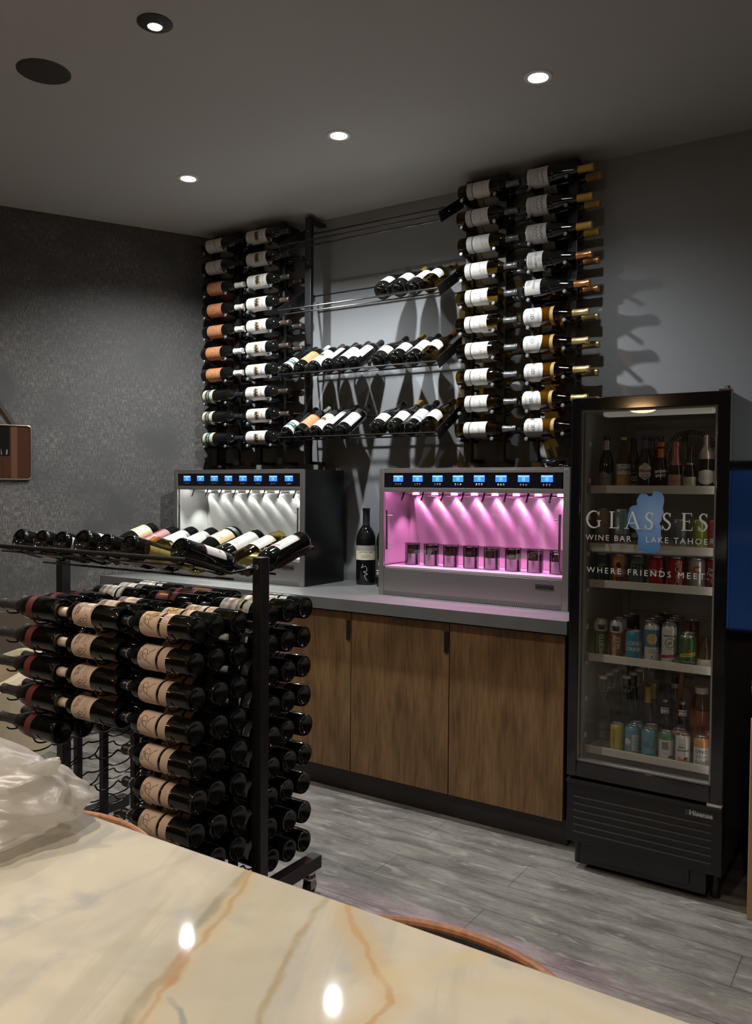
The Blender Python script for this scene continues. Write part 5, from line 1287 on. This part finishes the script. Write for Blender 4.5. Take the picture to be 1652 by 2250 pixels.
for kd, x, lab in (('tealcan', 2.342, 'dark teal can with lime leaves '), ('rosecan', 2.408, 'coral can with white lettering '), ('citrcan', 2.476, 'slate can with black lettering '), ('coke', 2.545, 'red cola can with script running across '), ('coke_side', 2.612, 'red cola can with script running upward '), ('coke_silver', 2.681, 'silver can with red ring ')):
    shelf_item(kd, x, -.617, 2, lab + A, False, 0)
shelf_item('pepper', 2.731, -.585, 2, 'maroon can with white lettering at the right edge ' + A, False, 0)
shelf_item('coke', 2.604, -.545, 2, 'red cola can behind the silver one ' + A, False, .5)
A = 'on the fourth cooler shelf'
shelf_item('mojito', 2.343, -.62, 3, 'slim green can with white upright lettering ' + A, False, -.1)
shelf_item('mule', 2.403, -.622, 3, 'slim rust-orange can at the front ' + A, False, -.1)
shelf_item('mule', 2.391, -.545, 3, 'slim rust-orange can behind the blue one ' + A)
shelf_item('browncan', 2.402, -.482, 3, 'slim dark brown can, nearer of two behind the blue one ' + A)
shelf_item('browncan', 2.405, -.420, 3, 'slim dark brown can at the back behind the blue one ' + A)
shelf_item('longdrink', 2.468, -.624, 3, 'short sky-blue can ' + A, False, .0)
shelf_item('sunblue', 2.533, -.624, 3, 'slim blue and white can with yellow sun ' + A, False, 0)
shelf_item('claw', 2.594, -.624, 3, 'slim white can with black ring and magenta stripe ' + A, False, .05)
shelf_item('ginger', 2.658, -.625, 3, 'short green can with yellow ribbon ' + A, False, 0)
shelf_item('greencan2', 2.645, -.552, 3, 'short green can behind the yellow-ribboned one ' + A)
k = 0
for kd, x, y in (('plaincan', 2.506, -.553), ('plaincan', 2.503, -.491), ('claw', 2.576, -.553), ('plaincan', 2.500, -.429), ('browncan', 2.570, -.491), ('plaincan', 2.566, -.429), ('browncan', 2.505, -.320), ('plaincan', 2.562, -.367), ('browncan', 2.632, -.44)):
    shelf_item(kd, x, y, 3, ['slim silver can right behind the yellow-sun can ', 'slim silver can second behind the yellow-sun can ', 'slim white can right behind the magenta-striped one ', 'slim silver can third behind the yellow-sun can ', 'slim dark can second behind the magenta-striped can ', 'slim silver can third behind the magenta-striped can ', 'slim dark can last behind the yellow-sun can ', 'slim silver can last behind the magenta-striped can ', 'slim dark can at the back behind the green ones '][k] + A); k += 1
shelf_item('medicine', 2.716, -.622, 3, 'squat amber bottle with black cap, front one ' + A, True, 0)
shelf_item('medicine', 2.735, -.560, 3, 'squat amber bottle with black cap behind its twin ' + A, True, .1)
A = 'on the bottom cooler shelf'
k = 0
for x, y in ((2.352, -.612), (2.352, -.538), (2.352, -.464), (2.352, -.390), (2.352, -.316), (2.424, -.555), (2.425, -.481), (2.426, -.407), (2.427, -.333)):
    shelf_item('swingtop', x, y, 4, 'clear swing-top bottle, %s in %s row ' % (('front', 'second', 'third', 'fourth', 'last')[k] if k < 5 else ('front', 'second', 'third', 'last')[k - 5], 'left' if k < 5 else 'right') + A, True, .0); k += 1
shelf_item('yellowcan', 2.414, -.630, 4, 'slim golden yellow can ' + A)
shelf_item('scan', 2.470, -.63, 4, 'slim blue can showing its white panel ' + A, False, 0)
shelf_item('qcan', 2.531, -.63, 4, 'slim blue can with navy ring letter, front one ' + A, False, 0)
shelf_item('qcan', 2.470, -.574, 4, 'slim blue can behind, left one of two ' + A, False, .5)
shelf_item('greentop', 2.524, -.574, 4, 'slim white can with green top behind the blue ones ' + A)
shelf_item('greentop', 2.591, -.63, 4, 'slim white can with green top at the front ' + A, False, 0)
shelf_item('paloma', 2.650, -.632, 4, 'slim white can with salmon fruit ' + A, False, -.05)
shelf_item('under', 2.626, -.576, 4, 'slim can with copper top behind the salmon-fruit can ' + A)
shelf_item('under', 2.712, -.63, 4, 'slim white can with copper top and large letters ' + A, False, 0)
shelf_item('pinkcan', 2.733, -.57, 4, 'dusty red can at the right edge ' + A)
shelf_item('yellowneck', 2.489, -.50, 4, 'dark wine bottle with mustard capsule, front one ' + A, True)
shelf_item('yellowneck', 2.490, -.425, 4, 'dark wine bottle with mustard capsule, behind its twin ' + A, True)
shelf_item('back_wine', 2.495, -.32, 4, 'pale glass wine bottle at the back ' + A, True)
shelf_item('zero', 2.557, -.515, 4, 'green beer bottle with white neck label, left one ' + A, True, 0)
shelf_item('zero', 2.620, -.515, 4, 'green beer bottle with white neck label, right one ' + A, True, 0)
shelf_item('blackneck', 2.548, -.445, 4, 'green bottle with long black capsule ' + A, True)
shelf_item('ipneck', 2.556, -.365, 4, 'olive bottle with white neck band ' + A, True, 0)
shelf_item('kombucha', 2.680, -.49, 4, 'large amber jug bottle with white cap ' + A, True, 0)

# ------------------------------------------------------------------ stone bar table, stools, bag
TZ = 1.026
T = thing('bar_table', 'high bar table with polished cream veined stone top in the foreground', 'table', (0, 0, 0))
STONE = stone_mat()
bm = BM(); box(bm, 1.55, 4.3, -4.25, -3.07, TZ - .03, TZ, 0, .004); part('stone_top', bm, STONE, T)
bm = BM(); box(bm, 1.70, 4.15, -4.1, -3.30, TZ - .07, TZ - .0305); part('apron', bm, BLACK_METAL, T)
for x in (1.75, 4.08):
    for y in (-4.05, -3.35):
        bm = BM(); box(bm, x - .03, x + .03, y - .03, y + .03, 0, TZ - .0705, 0, .003); part('leg', bm, BLACK_METAL, T)
STOOLWOOD = wood_mat('copper_brown_wood', (.20, .075, .03), (.34, .14, .06), (.46, .21, .10))
SHELL = mat('charcoal_upholstery', (.045, .046, .048), .7, bump=.2, vscale=250)
def stool(x, y, rot, label):
    t = thing('bar_stool', label, 'bar stool', (x, y, 0), rot)
    R = .230
    a0, a1 = math.radians(-12), math.radians(192)          # the back opens toward local -Y
    n = 36
    def rim(a):                                            # top line dips towards the ends
        return .889 - .10 * max(0.0, (abs(a - PI / 2) - 1.1)) 
    bm = BM(); rows = []
    for i in range(n + 1):
        a = a0 + (a1 - a0) * i / n; zt = rim(a)
        rows.append([bm.verts.new((r * math.cos(a), r * math.sin(a), z)) for r, z in ((R - .008, .66), (R + .008, .66), (R + .006, zt - .002), (R - .006, zt - .002))])
    for A_, B_ in zip(rows, rows[1:]):
        for q in range(4): bm.faces.new((A_[q], A_[(q + 1) % 4], B_[(q + 1) % 4], B_[q]))
    bm.faces.new(rows[0]); bm.faces.new(rows[-1])
    part('backrest', bm, SHELL, t)
    bm = BM(); tube(bm, [(R * math.cos(a0 + (a1 - a0) * i / n), R * math.sin(a0 + (a1 - a0) * i / n), rim(a0 + (a1 - a0) * i / n)) for i in range(n + 1)], .0062, 10)
    part('top_rail', bm, STOOLWOOD, t)
    bm = BM(); lathe(bm, [(0, .66), (.17, .66), (.195, .668), (.212, .685), (.212, .705), (.195, .725), (0, .733)], 36); part('seat', bm, SHELL, t)
    for k in range(4):
        a = PI / 4 + k * PI / 2
        bm = BM(); cyl(bm, (.23 * math.cos(a), .23 * math.sin(a), 0), (.16 * math.cos(a), .16 * math.sin(a), .659), .013, 12, 0, .019); part('leg', bm, STOOLWOOD, t)
    bm = BM(); tube(bm, [(.206 * math.cos(2 * PI * i / 36), .206 * math.sin(2 * PI * i / 36), .23) for i in range(36)], .008, 8, 0, True); part('foot_ring', bm, BLACK_METAL, t)
stool(2.915, -3.065, -.05, 'bar stool with copper-brown rim behind the middle of the stone table edge')
stool(2.315, -3.078, .05, 'bar stool with copper-brown rim beside the white plastic bag')

# crumpled plastic bag: a slumped sack with soft folds
def bag():
    random.seed(12)
    bm = BM()
    bmesh.ops.create_icosphere(bm, subdivisions=6, radius=1.0)
    planes = []
    for k in range(26):
        n = Vector((random.gauss(0, 1), random.gauss(0, 1), random.gauss(.1, .8))).normalized()
        planes.append((n, random.uniform(.62, .98)))
    planes += [(Vector((.9, -.1, .35)).normalized(), .93), (Vector((.3, -.9, .35)).normalized(), .74), (Vector((-.3, -.8, .6)).normalized(), .70), (Vector((.55, -.5, .62)).normalized(), .80), (Vector((0, .1, 1)), .80)]
    for v in bm.verts:
        d = v.co.normalized()
        s = 0.0
        for n, h_ in planes:                                # soft minimum over the facets
            c = d.dot(n)
            if c > .05: s += (c / h_) ** 14
        r = s ** (-1 / 14) if s > 0 else 1.2
        r = min(r, 1.25)
        w_ = abs(noise.noise(Vector((d.x * 3.1 + 4, d.y * 3.1, d.z * 2.2))))
        r += .10 * (.25 - w_) + .022 * noise.noise(d * 7.0)
        c = d * r
        z = c.z
        if z < 0: z *= .35
        v.co = Vector((c.x * .165, c.y * .098, .022 + z * .108))
    lo = min(v.co.z for v in bm.verts)
    for v in bm.verts: v.co.z = max(0.0, v.co.z - lo - .010)
    ex = [(min(v.co[k] for v in bm.verts), max(v.co[k] for v in bm.verts)) for k in range(3)]
    want = [(-.175, .158), (-.10, .10), (0, .098)]
    for v in bm.verts:
        v.co = Vector([want[k][0] + (v.co[k] - ex[k][0]) / (ex[k][1] - ex[k][0]) * (want[k][1] - want[k][0]) for k in range(3)])
    return bm
m, nt, N, L, b = newmat('translucent_white_plastic_film')
N.remove(b)
out = N['Material Output']
df = N.new('ShaderNodeBsdfDiffuse'); df.inputs[0].default_value = (.70, .68, .65, 1)
tl = N.new('ShaderNodeBsdfTranslucent'); tl.inputs[0].default_value = (.74, .72, .68, 1)
tp = N.new('ShaderNodeBsdfTransparent'); tp.inputs[0].default_value = (.92, .9, .86, 1)
gl = N.new('ShaderNodeBsdfGlossy'); gl.inputs['Roughness'].default_value = .3; gl.inputs[0].default_value = (.9, .9, .9, 1)
tc = N.new('ShaderNodeTexCoord'); nz = N.new('ShaderNodeTexNoise'); nz.inputs['Scale'].default_value = 28; nz.inputs['Detail'].default_value = 5; nz.inputs['Distortion'].default_value = 1.2
bp = N.new('ShaderNodeBump'); bp.inputs['Strength'].default_value = .22; bp.inputs['Distance'].default_value = .006
L.new(tc.outputs['Object'], nz.inputs['Vector']); L.new(nz.outputs['Fac'], bp.inputs['Height'])
for q in (df, tl, gl): L.new(bp.outputs[0], q.inputs['Normal'])
m1 = N.new('ShaderNodeMixShader'); m1.inputs[0].default_value = .5; m2 = N.new('ShaderNodeMixShader'); m2.inputs[0].default_value = .34; m3 = N.new('ShaderNodeMixShader'); m3.inputs[0].default_value = .04
L.new(df.outputs[0], m1.inputs[1]); L.new(tl.outputs[0], m1.inputs[2]); L.new(m1.outputs[0], m2.inputs[1]); L.new(tp.outputs[0], m2.inputs[2]); L.new(m2.outputs[0], m3.inputs[1]); L.new(gl.outputs[0], m3.inputs[2])
L.new(m3.outputs[0], out.inputs[0])
FILM = m
t = thing('plastic_bag', 'crumpled translucent white plastic bag on the stone table', 'plastic bag', (2.461, -3.199, TZ + .0005), math.radians(33.3))
part('film', bag(), FILM, t, None, 60)
bm = BM()
bmesh.ops.create_icosphere(bm, subdivisions=4, radius=1.0)
for v in bm.verts:
    d = v.co.normalized(); k_ = 1 + .12 * noise.noise(d * 2.6)
    v.co = Vector((.105 + .026 * d.x * k_ + .012 * d.z, -.012 + .007 * d.y, .070 + .017 * d.z * k_ + .010 * d.x))
part('tied_ear', bm, FILM, t)
bm = BM(); box(bm, -.075, .03, -.04, .045, .006, .052, 0, .012)
part('wrapped_food', bm, mat('orange_wrapper', (.62, .30, .14), .5), t)

# ------------------------------------------------------------------ ceiling fittings
LENS = emis('downlight_lens', (.93, .97, 1.0), 60)
def lamp(t, energy, col, size=150, blend=.5, tilt=(0, 0)):
    ld = bpy.data.lights.new('downlight_lamp', 'SPOT'); ld.energy = energy; ld.color = col
    ld.spot_size = math.radians(size); ld.spot_blend = blend; ld.shadow_soft_size = .022
    lo = link(bpy.data.objects.new('downlight_lamp', ld)); lo.parent = t; lo.location = (0, 0, -.02); lo.rotation_euler = (tilt[0], tilt[1], 0)
def downlight(x, y, label, ro, trim, eyeball=False, energy=120, col=(.93, .97, 1.0), size=144, tilt=(0, 0)):
    t = thing('recessed_downlight', label, 'ceiling light', (x, y, HC))
    bm = BM()
    lathe(bm, [(ro, 0), (ro, -.002), (ro - .004, -.005), (.036, -.005), (.034, -.003), (.034, 0)] if not eyeball else [(ro, 0), (ro, -.003), (ro - .006, -.007), (.030, -.012), (.027, -.012), (.027, 0)], 40)
    part('trim_ring', bm, trim, t)
    if eyeball:
        bm = BM(); lathe(bm, [(.0265, -.001), (.0265, -.013), (.024, -.015), (.022, -.013), (.022, -.003)], 32); part('gimbal', bm, STEEL_SHINY, t)
    bm = BM(); lathe(bm, [(0, -.0075), (.014, -.007), (.026, -.0055), (.0335, -.0035)] if not eyeball else [(0, -.005), (.0215, -.005)], 32)
    lamp(t, energy, col, size, .7, tilt)
    part('lens', bm, LENS if not eyeball else emis('small_lens', (1, .97, .92), 60), t, None, 0)
WT = mat('white_trim', (.75, .75, .75), .4)
downlight(.381, -.842, 'white recessed ceiling light nearest the left corner', .052, WT, False, 98)
downlight(1.274, -.850, 'white recessed ceiling light in the middle of the row', .052, WT, False, 130)
downlight(2.163, -.866, 'white recessed ceiling light nearest the cooler', .052, WT, False, 16)
downlight(1.269, -1.840, 'dark-rimmed recessed ceiling spot at the top of the picture', .056, mat('dark_trim', (.03, .028, .026), .5), True, 60, (1, .93, .84), 110)
for i, (x, y) in enumerate(((2.55, -3.45), (3.5, -3.9), (1.5, -3.6), (.2, -3.1), (-.6, -2.0))):  # unseen warm ceiling spots added to brighten the stone table
    downlight(x, y, 'dark-rimmed ceiling spot over the stone table, ' + ['nearest its far edge', 'nearest the viewer', 'left of the bag', 'far left', 'by the left wall'][i] if i < 4 else 'dark-rimmed ceiling spot by the left wall', .056, mat('dark_trim', (.03, .028, .026), .5), True, (48, 44, 42, 40, 30)[i], (1, .87, .72), 120)
t = thing('ceiling_speaker', 'round dark flush ceiling speaker left of the dark-rimmed spot', 'speaker', (.695, -1.84, HC))
bm = BM(); lathe(bm, [(.088, 0), (.088, -.003), (.083, -.006), (0, -.006)], 48)
part('grille', bm, mat('brown_black_mesh', (.045, .035, .028), .7, bump=.4, vscale=600), t)
bm = BM(); lathe(bm, [(.092, 0), (.092, -.002), (.0885, -.004), (.0885, 0)], 48); part('rim', bm, mat('brown_black_rim', (.05, .04, .032), .6), t)
# warm dish-shaped pendants farther back; the left one added to warm the ceiling
for i, (x, y, z) in enumerate(((-1.3, -4.3, 2.25), (1.05, -6.0, 2.2), (4.2, -6.0, 2.2))):
    t = thing('pendant_lamp', ['warm dish-shaped glowing pendant behind the viewer, over the left side', 'warm dish-shaped glowing pendant behind the viewer, middle one', 'warm dish-shaped glowing pendant behind the viewer, rightmost'][i], 'pendant lamp', (x, y, z), 0, 'pendants over the back of the room')
    bm = BM(); bmesh.ops.create_uvsphere(bm, u_segments=24, v_segments=16, radius=.13); bmesh.ops.scale(bm, vec=(1, 1, .3), verts=bm.verts[:]); part('globe', bm, emis('warm_globe', (1.0, .58, .28), 26), t)
    bm = BM(); lathe(bm, [(0, .0385), (.04, .0365), (.04, .17), (0, .175)], 20); part('cap', bm, BLACK_METAL, t)
    bm = BM(); cyl(bm, (0, 0, .174), (0, 0, HC - z - .001), .004, 8); part('cord', bm, BLACK_PLASTIC, t)

# ------------------------------------------------------------------ hanging mirror on the left wall, its reflection painted flat
def onwall(s, out, z): return (s, -out, z)             # in the wall's own frame
t = thing('hanging_picture', 'dark picture in thin metal frame hanging by a strap on the left wall', 'picture', (-.17, 0, 0), WROT)
s1, s0, z1, z0 = -1.095, -1.52, 1.722, 1.435
def rr(a, b, c, d, r=.018, n=5):
    o = []
    for cx, cz, q in ((b - r, d - r, 0), (a + r, d - r, 1), (a + r, c + r, 2), (b - r, c + r, 3)):
        for k in range(n + 1):
            an = PI / 2 * (q + k / n); o.append((cx + r * math.cos(an), cz + r * math.sin(an)))
    return o
bm = BM(); tube(bm, [(s, -.014, z) for s, z in rr(s0, s1, z0, z1)], .0035, 8, 0, True); part('frame', bm, mat('worn_brass_frame', (.55, .45, .36), .3, metal=.9), t)
bm = BM(); prism(bm, rr(s0 + .002, s1 - .002, z0 + .002, z1 - .002), .004, .012, lambda u, v, d: (u, -d, v))
fn = lambda u, v, o: (u, -.0121 - o, v)
X0 = s1 - .335
random.seed(8)
put(bm, rectvf(.30, .158), fn, s1 - .255, z1 - .085, 0, 1, .0002, 0)
put(bm, rectvf(.030, .276), fn, s1 - .083, (z0 + z1) / 2, 0, 2, .0002, 0)
for k in range(40): put(bm, polyvf([(-.003, 0), (.003, 0), (.0005, random.uniform(.02, .055))]), fn, s1 - .40 + .29 * random.random(), z1 - .158 + random.uniform(0, .014), random.uniform(-.15, .15), 3, .0004, 0)
put(bm, circvf(.021, 18), fn, s1 - .175, z1 - .034, 0, 3, .0004, 0); put(bm, polyvf([(-.012, 0), (.012, 0), (.007, -.02), (-.007, -.02)]), fn, s1 - .175, z1 - .046, 0, 3, .0004, 0)
for q in (-.009, .009): put(bm, circvf(.0035, 10), fn, s1 - .175 + q, z1 - .03, 0, 1, .0006, 0)
put(bm, circvf(.006, 10), fn, s1 - .175, z1 - .05, 0, 1, .0006, 0)
for q in (-.23, ): put(bm, rectvf(.0012, .11), fn, s1 + q + .09, z0 + .06, 0, 1, .0003, 0)
part('picture_panel', bm, [mat('dark_brown_wood_print', (.055, .022, .012), .25, coat=.3), mat('black_print', (.006, .006, .006), .25), mat('brown_strip_print', (.11, .05, .025), .3), mat('pale_grass_print', (.20, .20, .17), .4)], t, None, 0)  # mirror's reflected view laid in as flat coloured shapes
ks = s1 - .185
STRAP = mat('dark_leather_strap', (.05, .035, .03), .6)
for e in (ks - .105, ks + .105):
    bm = BM(); obox(bm, ((ks + e) / 2, -.012, (1.885 + z1) / 2), ((e - ks) / 2, 0, (z1 - 1.885) / 2), (0, .0015, 0), Vector((1.885 - z1, 0, e - ks)).normalized() * .009 * (1 if e > ks else -1)); part('strap', bm, STRAP, t)
bm = BM(); lathe(bm, [(0, 0), (.01, 0), (.01, .015), (.021, .02), (.021, .028), (.015, .033), (0, .034)], 20, 0, Matrix.Translation((ks, -.0, 1.888)) @ Matrix.Rotation(PI / 2, 4, 'X')); part('knob', bm, mat('dark_bronze_knob', (.02, .016, .014), .4, metal=.5), t)

# ------------------------------------------------------------------ cardboard box, tub chair
CARD = mat('brown_cardboard', (.42, .26, .13), .75, var=.1, vscale=40, stretch=(1, 1, 6))
t = thing('cardboard_box', 'tall brown cardboard box standing right of the drinks cooler', 'box', (3.12, -.60, 0))
bm = BM(); box(bm, -.228, .228, -.174, .17, .0, .665, 0, .003); part('carton', bm, CARD, t)
bm = BM(); obox(bm, (0, -.165, .73), (.226, 0, 0), (0, .002, 0), (0, -.02, .062)); obox(bm, (-.222, .0, .715), (.002, 0, 0), (0, .165, 0), (-.006, 0, .05)); part('flap', bm, CARD, t)
BEIGE = mat('beige_upholstery', (.40, .33, .22), .75, bump=.15, vscale=200)
t = thing('tub_chair', 'beige upholstered tub chair at the left, behind the wax-dipped bottles', 'chair', (-.31, -1.47, 0), math.radians(-25))
bm = BM()
rows = []
for i in range(31):
    a = math.radians(-15) + math.radians(210) * i / 30
    zt = .59 - .10 * max(0, abs(a - PI / 2) - .8)
    rows.append([bm.verts.new((r * math.cos(a), r * math.sin(a), z)) for r, z in ((.24, .30), (.24, zt - .03), (.255, zt - .005), (.28, zt), (.305, zt - .005), (.32, zt - .03), (.31, .16), (.26, .16))])
for A_, B_ in zip(rows, rows[1:]):
    for q in range(8): bm.faces.new((A_[q], A_[(q + 1) % 8], B_[(q + 1) % 8], B_[q]))
bm.faces.new(rows[0]); bm.faces.new(rows[-1])
part('backrest', bm, BEIGE, t)
bm = BM(); lathe(bm, [(0, .20), (.22, .20), (.235, .22), (.235, .40), (.22, .425), (0, .435)], 36); part('seat', bm, BEIGE, t)
for k in range(4):
    a = PI / 4 + k * PI / 2
    bm = BM(); cyl(bm, (.2 * math.cos(a), .2 * math.sin(a), 0), (.17 * math.cos(a), .17 * math.sin(a), .199), .014, 10, 0, .02); part('leg', bm, STOOLWOOD, t)

# ------------------------------------------------------------------ camera and world
cam = bpy.data.cameras.new('camera'); co = link(bpy.data.objects.new('camera', cam))
yaw, pitch, roll = -.5811, -.0292, .0082
f = Vector((math.sin(yaw) * math.cos(pitch), math.cos(yaw) * math.cos(pitch), math.sin(pitch)))
r = Vector((math.cos(yaw), -math.sin(yaw), 0)); u = r.cross(f)
r2 = r * math.cos(roll) + u * math.sin(roll); u2 = -r * math.sin(roll) + u * math.cos(roll)
M = Matrix((r2, u2, -f)).transposed().to_4x4(); M.translation = Vector((3.3331, -3.6793, 1.4048))
co.matrix_world = M
cam.sensor_fit = 'HORIZONTAL'; cam.sensor_width = 36.0; cam.lens = 1815.05 / 1652 * 36.0; cam.clip_start = .02
sc.camera = co
w = bpy.data.worlds.new('dusk'); w.use_nodes = True; sc.world = w
WN_ = w.node_tree.nodes; WL = w.node_tree.links
bg = WN_['Background']; bg.inputs[1].default_value = .3
tcw = WN_.new('ShaderNodeTexCoord'); nw = WN_.new('ShaderNodeTexNoise'); nw.inputs['Scale'].default_value = 7; nw.inputs['Detail'].default_value = 3
rw = WN_.new('ShaderNodeValToRGB'); rw.color_ramp.elements[0].position = .35; rw.color_ramp.elements[0].color = (.008, .03, .10, 1); rw.color_ramp.elements[1].position = .68; rw.color_ramp.elements[1].color = (.06, .18, .50, 1)
WL.new(tcw.outputs['Generated'], nw.inputs['Vector']); WL.new(nw.outputs['Fac'], rw.inputs[0]); WL.new(rw.outputs[0], bg.inputs[0])
sc.view_settings.view_transform = 'Standard'
sc.view_settings.exposure = 0.2
sc.cycles.use_denoising = True
sc.cycles.transparent_max_bounces = 24
sc.cycles.max_bounces = 8
sc.cycles.sample_clamp_indirect = 6.0
sc.cycles.caustics_reflective = False
sc.cycles.caustics_refractive = False

# ------------------------------------------------------------------ groups of like things
GRP = {'base_cabinet': 'base cabinets under the countertop', 'wine_dispenser': 'wine dispensers on the counter', 'bar_stool': 'bar stools at the stone table', 'recessed_downlight': 'recessed ceiling lights',
       'display_shelf': 'display shelves between the wall racks', 'wall_bottle_rack': 'peg racks on the back wall'}
for o in sc.objects:
    if o.parent or not o.get('label') or o.get('group'): continue
    b_ = o.name.split('.')[0]
    if b_ in GRP: o['group'] = GRP[b_]
    elif b_ in ('drink_can', 'drink_bottle'):
        sh = [w_ for w_ in ('top', 'second', 'middle', 'fourth', 'bottom') if w_ + ' cooler shelf' in o['label']]
        o['group'] = ('cans' if b_ == 'drink_can' else 'bottles') + ' on the ' + (sh[0] if sh else 'top') + ' cooler shelf'
